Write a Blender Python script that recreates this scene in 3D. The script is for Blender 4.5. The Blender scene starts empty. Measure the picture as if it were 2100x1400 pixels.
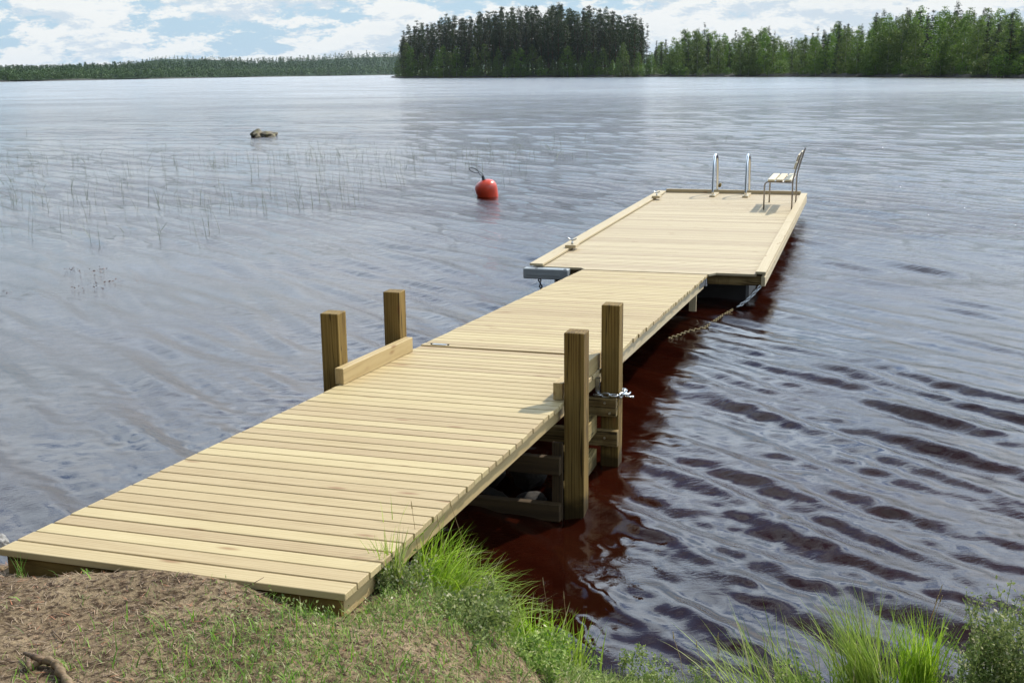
import bpy, math, random
import numpy as np
from mathutils import Matrix, Vector

# ------------------------------------------------------------------ camera, sky, sun, exposure
S = bpy.context.scene
COL = S.collection
CAM_H, CAM_F, CAM_PITCH, CAM_ROLL = 2.406, 2395.53, 0.226, 0.0107
cam_data = bpy.data.cameras.new('camera')
cam = bpy.data.objects.new('camera', cam_data)
COL.objects.link(cam)
cam_data.sensor_width = 36.0
cam_data.lens = CAM_F / 2100 * 36
cam_data.clip_start = 0.05
cam_data.clip_end = 20000
cam.matrix_world = (Matrix.Translation((0, 0, CAM_H)) @ Matrix.Rotation(math.pi / 2 - CAM_PITCH, 4, 'X')
                    @ Matrix.Rotation(-CAM_ROLL, 4, 'Z'))
S.camera = cam

SUN_EL, SUN_AZ = math.radians(47.0), math.radians(48.0)     # azimuth clockwise from +Y
w = bpy.data.worlds.new('World')
S.world = w
w.use_nodes = True
S.view_settings.view_transform = 'Standard'
S.view_settings.look = 'None'
S.view_settings.gamma = 1.0
S.view_settings.exposure = 0.0
S.cycles.use_denoising = True
S.cycles.max_bounces = 8
S.cycles.transparent_max_bounces = 12
S.cycles.caustics_reflective = False
S.cycles.caustics_refractive = False
S.cycles.sample_clamp_indirect = 4.0
sun_data = bpy.data.lights.new('sun', 'SUN')
sun_data.energy = 5.0
sun_data.angle = math.radians(0.5)
sun_data.color = (1.0, 0.95, 0.86)
sun = bpy.data.objects.new('sun', sun_data)
COL.objects.link(sun)
sd = Vector((math.sin(SUN_AZ) * math.cos(SUN_EL), math.cos(SUN_AZ) * math.cos(SUN_EL), math.sin(SUN_EL)))
sun.rotation_euler = sd.to_track_quat('Z', 'Y').to_euler()
sun.location = (0, 0, 30)


class NT:
    """small helper round a node tree"""
    def __init__(self, tree):
        self.t = tree
        tree.nodes.clear()

    def n(self, kind, ins=None, **props):
        nd = self.t.nodes.new(kind)
        for k, v in props.items():
            setattr(nd, k, v)
        for k, v in (ins or {}).items():
            self.set(nd.inputs[k], v)
        return nd

    def set(self, sock, v):
        if isinstance(v, bpy.types.NodeSocket):
            self.t.links.new(v, sock)
        else:
            sock.default_value = v

    def m(self, op, a, b=None, c=None, clamp=False):
        nd = self.t.nodes.new('ShaderNodeMath')
        nd.operation = op
        nd.use_clamp = clamp
        self.set(nd.inputs[0], a)
        if b is not None: self.set(nd.inputs[1], b)
        if c is not None: self.set(nd.inputs[2], c)
        return nd.outputs[0]

    def ramp(self, fac, a, b, lo=0.0, hi=1.0, smooth=True):
        nd = self.t.nodes.new('ShaderNodeMapRange')
        nd.interpolation_type = 'SMOOTHSTEP' if smooth else 'LINEAR'
        self.set(nd.inputs[0], fac)
        for i, v in enumerate((a, b, lo, hi)): nd.inputs[i + 1].default_value = v
        return nd.outputs[0]

    def mix(self, fac, a, b, blend='MIX'):
        nd = self.t.nodes.new('ShaderNodeMix')
        nd.data_type = 'RGBA'
        nd.blend_type = blend
        self.set(nd.inputs['Factor'], fac)
        for s, v in ((nd.inputs[6], a), (nd.inputs[7], b)):
            if isinstance(v, tuple) and len(v) == 3: v = v + (1,)
            self.set(s, v)
        return nd.outputs[2]

    def noise(self, vec, scale, detail=4, rough=0.5, dist=0.0, out='Fac', dim='3D'):
        nd = self.n('ShaderNodeTexNoise', {'Vector': vec, 'Scale': scale, 'Detail': detail, 'Roughness': rough,
                                           'Distortion': dist})
        return nd.outputs[out]

    def mapv(self, vec, scale=(1, 1, 1), loc=(0, 0, 0), rot=(0, 0, 0)):
        nd = self.n('ShaderNodeMapping', {'Vector': vec, 'Scale': scale, 'Location': loc, 'Rotation': rot})
        return nd.outputs[0]


def build_sky():
    b = NT(w.node_tree)
    out = b.n('ShaderNodeOutputWorld')
    sky = b.n('ShaderNodeTexSky', sky_type='NISHITA', sun_disc=False, sun_elevation=SUN_EL, sun_rotation=SUN_AZ,
              air_density=1.0, dust_density=1.6, ozone_density=1.5)
    tc = b.n('ShaderNodeTexCoord').outputs['Generated']
    sep = b.n('ShaderNodeSeparateXYZ', {0: tc})
    x, y, z = sep.outputs
    zc = b.m('MAXIMUM', z, 0.0)

    def cloud(dz, seed):
        den = b.m('ADD', b.m('ADD', zc, dz), 0.34)
        px = b.m('DIVIDE', x, den)
        py = b.m('DIVIDE', y, den)
        v = b.n('ShaderNodeCombineXYZ', {0: px, 1: py, 2: seed}).outputs[0]
        big = b.noise(v, 1.7, 2, 0.5)
        det = b.noise(v, 5.0, 10, 0.70, 0.0)
        return b.m('ADD', b.m('MULTIPLY', big, 0.42), b.m('MULTIPLY', det, 0.58))
    c0 = cloud(0.0, 3.7)
    c1 = cloud(0.0085, 3.7)
    edge = b.m('ADD', 0.472, b.m('MULTIPLY', b.ramp(zc, 0.0, 0.5), -0.005))
    dens = b.m('SUBTRACT', c0, edge)
    mask = b.ramp(dens, -0.012, 0.032)
    lit = b.ramp(b.m('SUBTRACT', c0, c1), -0.045, 0.020)
    # cloud is brighter round the sun (light scattered forward)
    dot = b.n('ShaderNodeVectorMath', {0: tc, 1: tuple(sd)}, operation='DOT_PRODUCT').outputs['Value']
    glow = b.m('POWER', b.m('MAXIMUM', dot, 0.0), 5.0)
    core = b.ramp(dens, 0.05, 0.2)
    ccol = b.mix(lit, (6.6, 7.5, 8.3), (9.6, 9.7, 9.5))
    ccol = b.mix(b.m('MULTIPLY', core, 0.25), ccol, (7.0, 7.6, 8.2))
    skc = b.mix(1.0, sky.outputs[0], (1.0, 1.0, 1.0), 'MULTIPLY')
    # thin bright veil of moist air low down
    veil = b.ramp(zc, 0.0, 0.70, 0.80, 0.25)
    skc = b.mix(veil, skc, (5.0, 7.3, 9.2))
    # overhead and towards the sun the clouds are far brighter than near the horizon
    hi = b.ramp(zc, 0.09, 0.40)
    front = b.ramp(dot, -0.25, 0.75)
    cg = b.m('ADD', 1.0, b.m('MULTIPLY', b.m('MULTIPLY', hi, front), 2.9))
    ccol = b.n('ShaderNodeVectorMath', {0: ccol, 3: cg}, operation='SCALE').outputs[0]
    ccol = b.mix(hi, ccol, b.mix(1.0, ccol, (0.85, 0.97, 1.10), 'MULTIPLY'))
    sg = b.m('ADD', 1.0, b.m('MULTIPLY', b.m('MULTIPLY', hi, front), 0.9))
    skc = b.n('ShaderNodeVectorMath', {0: skc, 3: sg}, operation='SCALE').outputs[0]
    skc = b.mix(hi, skc, b.mix(1.0, skc, (0.80, 0.97, 1.22), 'MULTIPLY'))
    col = b.mix(b.m('MULTIPLY', mask, 0.92), skc, ccol)
    # dimmed behind the camera and overhead, out of view, to cut fill light
    gl = b.m('MULTIPLY', b.ramp(dot, -0.65, 0.30, 0.08, 1.0), b.ramp(zc, 0.42, 0.80, 1.0, 0.30))
    col = b.n('ShaderNodeVectorMath', {0: col, 3: gl}, operation='SCALE').outputs[0]
    bg = b.n('ShaderNodeBackground', {'Color': col, 'Strength': 0.1})
    b.t.links.new(bg.outputs[0], out.inputs[0])


build_sky()

# ------------------------------------------------------------------ layout measured from the photograph (metres)
def ray(u, v):
    """direction through a point of the 2100 x 1400 photograph"""
    a, b = u - 1050, v - 700
    cr, sr = math.cos(CAM_ROLL), math.sin(CAM_ROLL)
    X, Y = a * cr - b * sr, a * sr + b * cr
    x, up = X / CAM_F, -Y / CAM_F
    c, s = math.cos(CAM_PITCH), math.sin(CAM_PITCH)
    return np.array([x, c + up * s, -s + up * c])


def at(u, v, z=0.0):
    d = ray(u, v)
    t = (z - CAM_H) / d[2]
    return np.array([0, 0, CAM_H]) + t * d


def at_y(u, v, Y):
    d = ray(u, v)
    return np.array([0, 0, CAM_H]) + d * Y / d[1]


X0, Y0, Z0, H1, SL1, W1 = -1.84, 3.8974, 0.7724, 0.3023, 0.0438, 1.353
L1 = 4.070
hx, hy = X0 + math.sin(H1) * L1, Y0 + math.cos(H1) * L1
HZ = Z0 - SL1 * L1
H2, L2, W2, Z2 = 0.2934, 4.80, 1.34, 0.336
SL2 = (HZ - Z2) / L2
X3, Y3, Z3, H3, W3, L3 = 0.2044, 12.7036, 0.336, 0.2945, 2.546, 8.232


# ------------------------------------------------------------------ mesh helpers
class MB:
    """collects vertices and faces, with grain coordinates and a tone per piece"""
    def __init__(self):
        self.v, self.f, self.g, self.t = [], [], [], []

    def add(self, vs, fs, gc=None, tone=None):
        n = len(self.v)
        self.v += [tuple(p) for p in vs]
        self.f += [tuple(n + i for i in q) for q in fs]
        off = random.random() * 50
        gc = gc if gc is not None else vs
        self.g += [(p[0] + off, p[1] + off * .7, p[2]) for p in gc]
        t = random.random() if tone is None else tone
        self.t += [t] * len(vs)

    def box(self, x0, x1, y0, y1, z0, z1, grain='x', tone=None, zf=None):
        """box; zf(x, y) is added to z (lets a deck slope)"""
        vs = []
        for z in (z0, z1):
            for (x, y) in ((x0, y0), (x1, y0), (x1, y1), (x0, y1)):
                vs.append((x, y, z + (zf(x, y) if zf else 0)))
        fs = [(0, 3, 2, 1), (4, 5, 6, 7), (0, 1, 5, 4), (1, 2, 6, 5), (2, 3, 7, 6), (3, 0, 4, 7)]
        o = {'x': (0, 1, 2), 'y': (1, 0, 2), 'z': (2, 0, 1)}[grain]
        self.add(vs, fs, [(p[o[0]], p[o[1]], p[o[2]]) for p in vs], tone)

    def tube(self, pts, r, seg=10, caps=True, tone=None, closed=False):
        pts = [Vector(p) for p in pts]
        rs = r if isinstance(r, (list, tuple)) else [r] * len(pts)
        vs, fs = [], []
        up = Vector((0, 0, 1))
        prev = None
        n = len(pts)
        for i, p in enumerate(pts):
            a = pts[(i - 1) % n] if (closed or i > 0) else pts[i]
            c = pts[(i + 1) % n] if (closed or i < n - 1) else pts[i]
            d = (c - a).normalized()
            if prev is None:
                s = d.cross(up)
                if s.length < 1e-3: s = d.cross(Vector((1, 0, 0)))
                s.normalize()
            else:
                s = (prev - d * prev.dot(d))
                if s.length < 1e-6: s = d.cross(up)
                s.normalize()
            prev = s
            t = d.cross(s)
            for k in range(seg):
                an = 2 * math.pi * k / seg
                vs.append(p + (s * math.cos(an) + t * math.sin(an)) * rs[i])
        m = n if closed else n - 1
        for i in range(m):
            for k in range(seg):
                a, b_ = i * seg + k, i * seg + (k + 1) % seg
                j = (i + 1) % n
                fs.append((a, b_, j * seg + (k + 1) % seg, j * seg + k))
        if caps and not closed:
            fs.append(tuple(range(seg - 1, -1, -1)))
            fs.append(tuple((n - 1) * seg + k for k in range(seg)))
        self.add(vs, fs, tone=tone)

    def build(self, name, mat, parent=None, smooth=False, bevel=0.0, loc=None):
        me = bpy.data.meshes.new(name)
        me.from_pydata(self.v, [], self.f)
        a = me.attributes.new('gc', 'FLOAT_VECTOR', 'POINT')
        a.data.foreach_set('vector', np.array(self.g, dtype=np.float32).ravel())
        a = me.attributes.new('tone', 'FLOAT', 'POINT')
        a.data.foreach_set('value', np.array(self.t, dtype=np.float32))
        me.materials.append(mat)
        if smooth: me.polygons.foreach_set('use_smooth', [True] * len(me.polygons))
        me.update()
        o = bpy.data.objects.new(name, me)
        COL.objects.link(o)
        if parent is not None: o.parent = parent
        if loc is not None: o.location = loc
        if bevel:
            md = o.modifiers.new('bevel', 'BEVEL')
            md.width = bevel
            md.segments = 1
            md.limit_method = 'ANGLE'
        return o


def np_mesh(name, V, Fq, mat, attrs=None, smooth=False, parent=None):
    """fast mesh from arrays; Fq (n,3) or (n,4)"""
    V = np.asarray(V, np.float32)
    Fq = np.asarray(Fq, np.int32)
    me = bpy.data.meshes.new(name)
    k = Fq.shape[1]
    me.vertices.add(len(V)); me.loops.add(Fq.size); me.polygons.add(len(Fq))
    me.vertices.foreach_set('co', V.ravel())
    me.loops.foreach_set('vertex_index', Fq.ravel())
    me.polygons.foreach_set('loop_start', np.arange(len(Fq), dtype=np.int32) * k)
    me.polygons.foreach_set('loop_total', np.full(len(Fq), k, np.int32))
    if smooth: me.polygons.foreach_set('use_smooth', np.ones(len(Fq), bool))
    for an, arr in (attrs or {}).items():
        a = me.attributes.new(an, 'FLOAT', 'POINT')
        a.data.foreach_set('value', np.asarray(arr, np.float32))
    me.materials.append(mat)
    me.update(calc_edges=True)
    me.validate()
    o = bpy.data.objects.new(name, me)
    COL.objects.link(o)
    if parent is not None: o.parent = parent
    return o


def tag(o, label=None, cat=None, group=None, kind=None):
    if label: o['label'] = label
    if cat: o['category'] = cat
    if group: o['group'] = group
    if kind: o['kind'] = kind
    return o


def thing(name, label, cat, loc=(0, 0, 0), rz=0.0, group=None):
    o = bpy.data.objects.new(name, None)
    COL.objects.link(o)
    o.empty_display_size = 0.2
    o.location = loc
    o.rotation_euler = (0, 0, rz)
    return tag(o, label, cat, group)


def copy_tree(o, parent=None):
    c = o.copy()
    COL.objects.link(c)
    c.parent = parent
    for ch in o.children: copy_tree(ch, c)
    return c


# ------------------------------------------------------------------ materials
def mat(name):
    m = bpy.data.materials.new(name)
    m.use_nodes = True
    return m, NT(m.node_tree)


def attr(b, name, out='Fac'):
    return b.n('ShaderNodeAttribute', attribute_name=name).outputs[out]


def wood(name, lo, mid, hi, rough=0.62, knot=(0.22, 0.11, 0.04), bump=0.35, end=None, grey=0.0):
    m, b = mat(name)
    g = attr(b, 'gc', 'Vector')
    t = attr(b, 'tone')
    long = b.mapv(g, (1.6, 22, 22))
    n1 = b.noise(long, 1.5, 6, 0.62, 0.6)
    fine = b.noise(b.mapv(g, (5, 160, 160)), 1.0, 3, 0.6)
    rings = b.n('ShaderNodeTexWave', {'Vector': b.mapv(g, (0.5, 14, 14)), 'Scale': 1.3, 'Distortion': 9.0, 'Detail': 2.5,
                                      'Detail Scale': 0.9}, wave_type='BANDS', bands_direction='Y').outputs['Fac']
    f = b.m('ADD', b.m('MULTIPLY', n1, 0.5), b.m('MULTIPLY', rings, 0.22))
    f = b.m('ADD', f, b.m('MULTIPLY', b.m('SUBTRACT', t, 0.5), 0.17))
    f = b.m('ADD', f, b.m('MULTIPLY', b.m('SUBTRACT', fine, 0.5), 0.25))
    blot = b.noise(b.mapv(g, (2.5, 5, 5)), 1.0, 4, 0.6)
    f = b.m('ADD', f, b.m('MULTIPLY', b.m('SUBTRACT', blot, 0.5), 0.35))
    c = b.mix(b.ramp(f, 0.05, 0.45), lo, mid)
    c = b.mix(b.ramp(f, 0.42, 0.85), c, hi)
    # knots
    vor = b.n('ShaderNodeTexVoronoi', {'Vector': b.mapv(g, (3.1, 10, 10)), 'Scale': 1.0}, feature='F1')
    k = b.ramp(vor.outputs['Distance'], 0.04, 0.20, 1.0, 0.0)
    ksel = b.m('GREATER_THAN', b.n('ShaderNodeSeparateXYZ', {0: vor.outputs['Color']}).outputs[0], 0.55)
    c = b.mix(b.m('MULTIPLY', b.m('MULTIPLY', k, ksel), 0.75), c, knot)
    if grey < 0:      # wet and weedy band where the timber stands in the lake
        pos = b.n('ShaderNodeNewGeometry').outputs['Position']
        pz = b.n('ShaderNodeSeparateXYZ', {0: pos}).outputs[2]
        wn = b.noise(pos, 9, 4, 0.6)
        wet = b.ramp(b.m('ADD', pz, b.m('MULTIPLY', b.m('SUBTRACT', wn, .5), .16)), 0.05, 0.13, 1.0, 0.0)
        c = b.mix(b.m('MULTIPLY', wet, 0.85), c, (0.022, 0.016, 0.007))
        stain = b.ramp(b.noise(b.mapv(pos, (6, 6, 1.2)), 1.0, 5, 0.65), 0.50, 0.68, 0.0, 0.5)
        c = b.mix(stain, c, (0.07, 0.042, 0.012))
        crack = b.n('ShaderNodeTexWave', {'Vector': b.mapv(g, (0.35, 9, 9)), 'Scale': 1.0, 'Distortion': 14.0, 'Detail': 3.0,
                                          'Detail Scale': 1.4}, wave_type='BANDS', bands_direction='Y').outputs['Fac']
        c = b.mix(b.m('MULTIPLY', b.ramp(crack, 0.03, 0.0), 0.8), c, (0.02, 0.012, 0.005))
    hs = b.n('ShaderNodeHueSaturation', {'Hue': b.m('ADD', 0.494, b.m('MULTIPLY', t, 0.012)), 'Saturation': 1.0,
                                         'Value': b.m('ADD', 0.93, b.m('MULTIPLY', t, 0.12)), 'Color': c})
    bp = b.n('ShaderNodeBump', {'Strength': bump, 'Distance': 0.002,
                                'Height': b.m('ADD', fine, b.m('MULTIPLY', n1, 0.6))})
    p = b.n('ShaderNodeBsdfPrincipled', {'Base Color': hs.outputs[0], 'Roughness': rough, 'Normal': bp.outputs[0]})
    p.inputs['Specular IOR Level'].default_value = 0.35 if grey >= 0 else 0.12
    o = b.n('ShaderNodeOutputMaterial')
    b.t.links.new(p.outputs[0], o.inputs[0])
    return m


def plain(name, col, rough=0.5, metal=0.0, var=0.15, scale=12.0, bump=0.1, spec=0.5, coord='Object'):
    m, b = mat(name)
    v = b.n('ShaderNodeTexCoord').outputs[coord]
    n = b.noise(v, scale, 5, 0.6)
    c2 = tuple(x * (1 - var) for x in col)
    c3 = tuple(min(1, x * (1 + var)) for x in col)
    c = b.mix(b.ramp(n, 0.3, 0.7), c2, c3)
    bp = b.n('ShaderNodeBump', {'Strength': bump, 'Distance': 0.01, 'Height': n})
    p = b.n('ShaderNodeBsdfPrincipled', {'Base Color': c, 'Roughness': rough, 'Metallic': metal, 'Normal': bp.outputs[0]})
    p.inputs['Specular IOR Level'].default_value = spec
    o = b.n('ShaderNodeOutputMaterial')
    b.t.links.new(p.outputs[0], o.inputs[0])
    return m


def leaf(name, dark, light, tip=None, trans=0.35, rough=0.55, noise_scale=0.0, spec=0.3):
    """foliage: colour spread from the 'tone' of each leaf, light passes through the blade"""
    m, b = mat(name)
    t = attr(b, 'tone')
    if noise_scale:
        n = b.noise(b.n('ShaderNodeNewGeometry').outputs['Position'], noise_scale, 3, 0.6)
        t = b.m('ADD', b.m('MULTIPLY', t, 0.6), b.m('MULTIPLY', b.ramp(n, 0.3, 0.7), 0.4))
    c = b.mix(b.ramp(t, 0.0, 0.85), dark, light)
    if tip: c = b.mix(b.ramp(t, 0.86, 0.97), c, tip)
    rnd = b.n('ShaderNodeObjectInfo').outputs['Random']
    hs = b.n('ShaderNodeHueSaturation', {'Hue': b.m('ADD', 0.488, b.m('MULTIPLY', rnd, 0.024)),
                                         'Saturation': b.m('ADD', 0.88, b.m('MULTIPLY', rnd, 0.2)),
                                         'Value': b.m('ADD', 0.78, b.m('MULTIPLY', rnd, 0.44)), 'Color': c})
    p = b.n('ShaderNodeBsdfPrincipled', {'Base Color': hs.outputs[0], 'Roughness': rough})
    p.inputs['Specular IOR Level'].default_value = spec
    tr = b.n('ShaderNodeBsdfTranslucent', {'Color': hs.outputs[0]})
    mx = b.n('ShaderNodeMixShader', {0: trans, 1: p.outputs[0], 2: tr.outputs[0]})
    o = b.n('ShaderNodeOutputMaterial')
    b.t.links.new(mx.outputs[0], o.inputs[0])
    return m


M = {}
M['deck'] = wood('deck_pine', (0.32, 0.230, 0.105), (0.43, 0.330, 0.172), (0.52, 0.415, 0.245), grey=0.1)
M['dock'] = wood('dock_pine', (0.36, 0.278, 0.155), (0.445, 0.355, 0.222), (0.52, 0.43, 0.29), bump=0.2)
M['beam'] = wood('beam_pine', (0.30, 0.205, 0.085), (0.41, 0.295, 0.14), (0.48, 0.365, 0.195))
M['post'] = wood('post_timber', (0.115, 0.068, 0.018), (0.225, 0.148, 0.045), (0.37, 0.265, 0.100), bump=0.6, grey=-1)
M['crib'] = wood('crib_timber', (0.12, 0.078, 0.028), (0.24, 0.17, 0.072), (0.40, 0.31, 0.16), bump=0.6, grey=-1)
M['shadecrib'] = wood('shaded_crib_timber', (0.035, 0.022, 0.010), (0.07, 0.045, 0.02), (0.12, 0.08, 0.035), bump=0.6)  # darker copy of the crib timber, shade under the ramp put into its colour
M['benchwood'] = wood('bench_slat', (0.52, 0.44, 0.28), (0.66, 0.58, 0.41), (0.74, 0.67, 0.52), bump=0.3)
M['steel'] = plain('polished_steel', (0.72, 0.74, 0.76), 0.12, 1.0, 0.03, 5, 0.0)
M['galv'] = plain('galvanised_steel', (0.52, 0.54, 0.56), 0.36, 1.0, 0.2, 40, 0.2)
M['tube'] = plain('grey_tube_steel', (0.36, 0.33, 0.31), 0.4, 0.7, 0.1, 30, 0.05)
M['rustchain'] = plain('weedy_chain', (0.15, 0.105, 0.03), 0.7, 0.0, 0.5, 60, 0.4)
M['darkchain'] = plain('dark_chain', (0.06, 0.06, 0.062), 0.5, 0.5, 0.3, 60, 0.3)
M['fender'] = plain('grey_plastic', (0.26, 0.28, 0.285), 0.42, 0.0, 0.06, 8, 0.05)
M['float'] = plain('black_plastic', (0.012, 0.012, 0.013), 0.5, 0.0, 0.2, 8, 0.1)
M['buoy'] = plain('red_buoy_vinyl', (0.56, 0.050, 0.018), 0.32, 0.0, 0.12, 7, 0.05)
M['rope'] = plain('dark_rope', (0.035, 0.038, 0.045), 0.8, 0.0, 0.3, 200, 0.5)


def rock_mat(name, a, c_, lich, sc=6.0):
    m, b = mat(name)
    v = b.n('ShaderNodeTexCoord').outputs['Object']
    n = b.noise(v, sc, 8, 0.65)
    n2 = b.noise(v, sc * 3.1, 6, 0.7)
    c = b.mix(b.ramp(n, 0.35, 0.65), a, c_)
    c = b.mix(b.ramp(n2, 0.52, 0.66), c, lich)
    bp = b.n('ShaderNodeBump', {'Strength': 0.9, 'Distance': 0.02, 'Height': b.m('ADD', n, b.m('MULTIPLY', n2, 0.5))})
    p = b.n('ShaderNodeBsdfPrincipled', {'Base Color': c, 'Roughness': 0.85, 'Normal': bp.outputs[0]})
    o = b.n('ShaderNodeOutputMaterial')
    b.t.links.new(p.outputs[0], o.inputs[0])
    return m


M['rock'] = rock_mat('granite_grey', (0.16, 0.15, 0.14), (0.38, 0.36, 0.33), (0.48, 0.47, 0.44), 9)
M['lake_rock'] = rock_mat('lake_boulder', (0.04, 0.036, 0.025), (0.17, 0.135, 0.085), (0.19, 0.18, 0.06), 2.6)
M['shaderock'] = rock_mat('shaded_crib_stone', (0.010, 0.008, 0.006), (0.028, 0.021, 0.015), (0.04, 0.032, 0.024), 8)  # stone colour darkened to carry the gloom under the walkway


def water_mat():
    m, b = mat('lake_water')
    pos = b.n('ShaderNodeNewGeometry').outputs['Position']
    dist = b.n('ShaderNodeVectorMath', {0: pos}, operation='LENGTH').outputs['Value']
    rot = (0, 0, math.radians(-28))
    # wind ripples of several sizes; the smallest only close by
    a = b.noise(b.mapv(pos, (6.0, 12.0, 1), rot=rot), 1.0, 5, 0.62, 0.5)
    c = b.noise(b.mapv(pos, (2.2, 5.2, 1), rot=(0, 0, math.radians(-12))), 1.0, 6, 0.72, 0.3)
    e = b.noise(b.mapv(pos, (0.30, 0.75, 1), rot=(0, 0, math.radians(-8))), 1.0, 4, 0.62)
    gust = b.noise(b.mapv(pos, (0.035, 0.075, 1)), 1.0, 3, 0.6)
    g2 = b.noise(b.mapv(pos, (0.25, 0.4, 1), rot=rot), 1.0, 2, 0.5)
    gf = b.ramp(gust, 0.30, 0.70, 0.55, 1.25)
    nearw = b.ramp(dist, 9.0, 26.0, 0.0, 1.0)
    ha = b.m('MULTIPLY', b.m('MULTIPLY', a, 0.006), b.m('MULTIPLY', b.ramp(dist, 5, 22, 0.85, 2.3), b.ramp(g2, .35, .65, .4, 1.2)))
    hc = b.m('MULTIPLY', b.m('MULTIPLY', c, 0.030), nearw)
    he = b.m('MULTIPLY', b.m('MULTIPLY', e, 0.25), b.ramp(dist, 30.0, 120.0, 0.0, 1.0))
    # fine wrinkles in drifting patches close by
    f = b.noise(b.mapv(pos, (26, 44, 1), rot=(0, 0, math.radians(-35))), 1.0, 3, 0.6, 0.6)
    fp = b.ramp(b.noise(b.mapv(pos, (0.9, 2.2, 1), rot=(0, 0, math.radians(-50))), 1.0, 3, 0.55), 0.46, 0.62)
    hf = b.m('MULTIPLY', b.m('MULTIPLY', f, 0.0028), b.m('MULTIPLY', fp, b.ramp(dist, 14, 40, 1.0, 0.0)))
    h = b.m('MULTIPLY', b.m('ADD', b.m('ADD', b.m('ADD', ha, hc), he), hf), gf)
    bp = b.n('ShaderNodeBump', {'Strength': 1.0, 'Distance': 1.0, 'Height': h})
    nrm = bp.outputs[0]
    body = b.mix(b.ramp(g2, 0.3, 0.7), (0.015, 0.0028, 0.0014), (0.026, 0.0044, 0.0018))
    dif = b.n('ShaderNodeBsdfDiffuse', {'Color': body, 'Normal': nrm})
    tra = b.n('ShaderNodeBsdfTransparent', {'Color': (0.55, 0.16, 0.05, 1)})
    under = b.n('ShaderNodeMixShader', {0: 0.22, 1: dif.outputs[0], 2: tra.outputs[0]})
    gl = b.n('ShaderNodeBsdfGlossy', {'Color': (1, 1, 1, 1), 'Roughness': b.ramp(dist, 8, 160, 0.02, 0.17), 'Normal': nrm})
    fr = b.n('ShaderNodeFresnel', {'IOR': 1.333, 'Normal': nrm})
    mx = b.n('ShaderNodeMixShader', {0: fr.outputs[0], 1: under.outputs[0], 2: gl.outputs[0]})
    o = b.n('ShaderNodeOutputMaterial')
    b.t.links.new(mx.outputs[0], o.inputs[0])
    return m


def soil_mat():
    m, b = mat('bank_soil')
    pos = b.n('ShaderNodeNewGeometry').outputs['Position']
    z = b.n('ShaderNodeSeparateXYZ', {0: pos}).outputs[2]
    n = b.noise(pos, 3.5, 8, 0.65)
    n2 = b.noise(pos, 38, 6, 0.7)
    n3 = b.noise(pos, 150, 4, 0.7)
    c = b.mix(b.ramp(n, 0.3, 0.7), (0.14, 0.094, 0.052), (0.37, 0.272, 0.162))
    c = b.mix(b.ramp(n2, 0.42, 0.62), c, (0.055, 0.032, 0.017))
    c = b.mix(b.ramp(n3, 0.58, 0.70), c, (0.34, 0.25, 0.16))
    c = b.mix(b.ramp(z, 0.10, -0.05), c, (0.05, 0.022, 0.010))
    bp = b.n('ShaderNodeBump', {'Strength': 1.0, 'Distance': 0.03,
                                'Height': b.m('ADD', n, b.m('ADD', b.m('MULTIPLY', n2, 0.5), b.m('MULTIPLY', n3, 0.2)))})
    p = b.n('ShaderNodeBsdfPrincipled', {'Base Color': c, 'Roughness': 0.95, 'Normal': bp.outputs[0]})
    p.inputs['Specular IOR Level'].default_value = 0.15
    o = b.n('ShaderNodeOutputMaterial')
    b.t.links.new(p.outputs[0], o.inputs[0])
    return m


def land_mat():
    m, b = mat('shore_land')
    pos = b.n('ShaderNodeNewGeometry').outputs['Position']
    z = b.n('ShaderNodeSeparateXYZ', {0: pos}).outputs[2]
    n = b.noise(pos, 0.12, 6, 0.65)
    c = b.mix(b.ramp(n, 0.35, 0.65), (0.05, 0.085, 0.022), (0.11, 0.17, 0.035))
    c = b.mix(b.ramp(z, 1.7, 0.9), c, (0.035, 0.032, 0.026))
    p = b.n('ShaderNodeBsdfPrincipled', {'Base Color': c, 'Roughness': 0.95})
    o = b.n('ShaderNodeOutputMaterial')
    b.t.links.new(p.outputs[0], o.inputs[0])
    return m


M['water'] = water_mat()
M['soil'] = soil_mat()
M['land'] = land_mat()
M['hill'] = plain('forest_floor_hill', (0.035, 0.06, 0.028), 0.95, 0, 0.35, 0.02, 0.0, 0.1)
M['pine'] = leaf('pine_needles', (0.016, 0.034, 0.011), (0.068, 0.090, 0.028), trans=0.18)
M['spruce'] = leaf('spruce_needles', (0.012, 0.026, 0.012), (0.038, 0.062, 0.024), trans=0.10)
M['birch'] = leaf('birch_leaves', (0.048, 0.100, 0.018), (0.175, 0.265, 0.045), trans=0.38)
M['far'] = leaf('far_foliage', (0.022, 0.045, 0.018), (0.075, 0.125, 0.036), trans=0.15)
M['bark'] = plain('pine_bark', (0.11, 0.062, 0.04), 0.9, 0, 0.3, 0.8, 0.2, 0.1)
M['birchbark'] = plain('birch_bark', (0.36, 0.34, 0.30), 0.8, 0, 0.5, 0.9, 0.1, 0.2)
M['grass'] = leaf('fresh_grass', (0.075, 0.17, 0.018), (0.24, 0.42, 0.045), (0.52, 0.47, 0.24), trans=0.42)
M['sedge'] = leaf('sedge_blades', (0.15, 0.27, 0.012), (0.42, 0.60, 0.04), (0.60, 0.55, 0.28), trans=0.45)
M['herb'] = leaf('herb_leaves', (0.10, 0.165, 0.035), (0.33, 0.40, 0.11), (0.58, 0.55, 0.32), trans=0.42)
M['straw'] = leaf('dry_litter', (0.11, 0.06, 0.028), (0.48, 0.35, 0.19), (0.50, 0.19, 0.05), trans=0.1)
M['reed'] = leaf('reed_stems', (0.19, 0.23, 0.15), (0.34, 0.37, 0.26), trans=0.4)
M['root'] = wood('root_wood', (0.08, 0.045, 0.024), (0.18, 0.115, 0.06), (0.30, 0.21, 0.12), bump=1.0)
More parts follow.
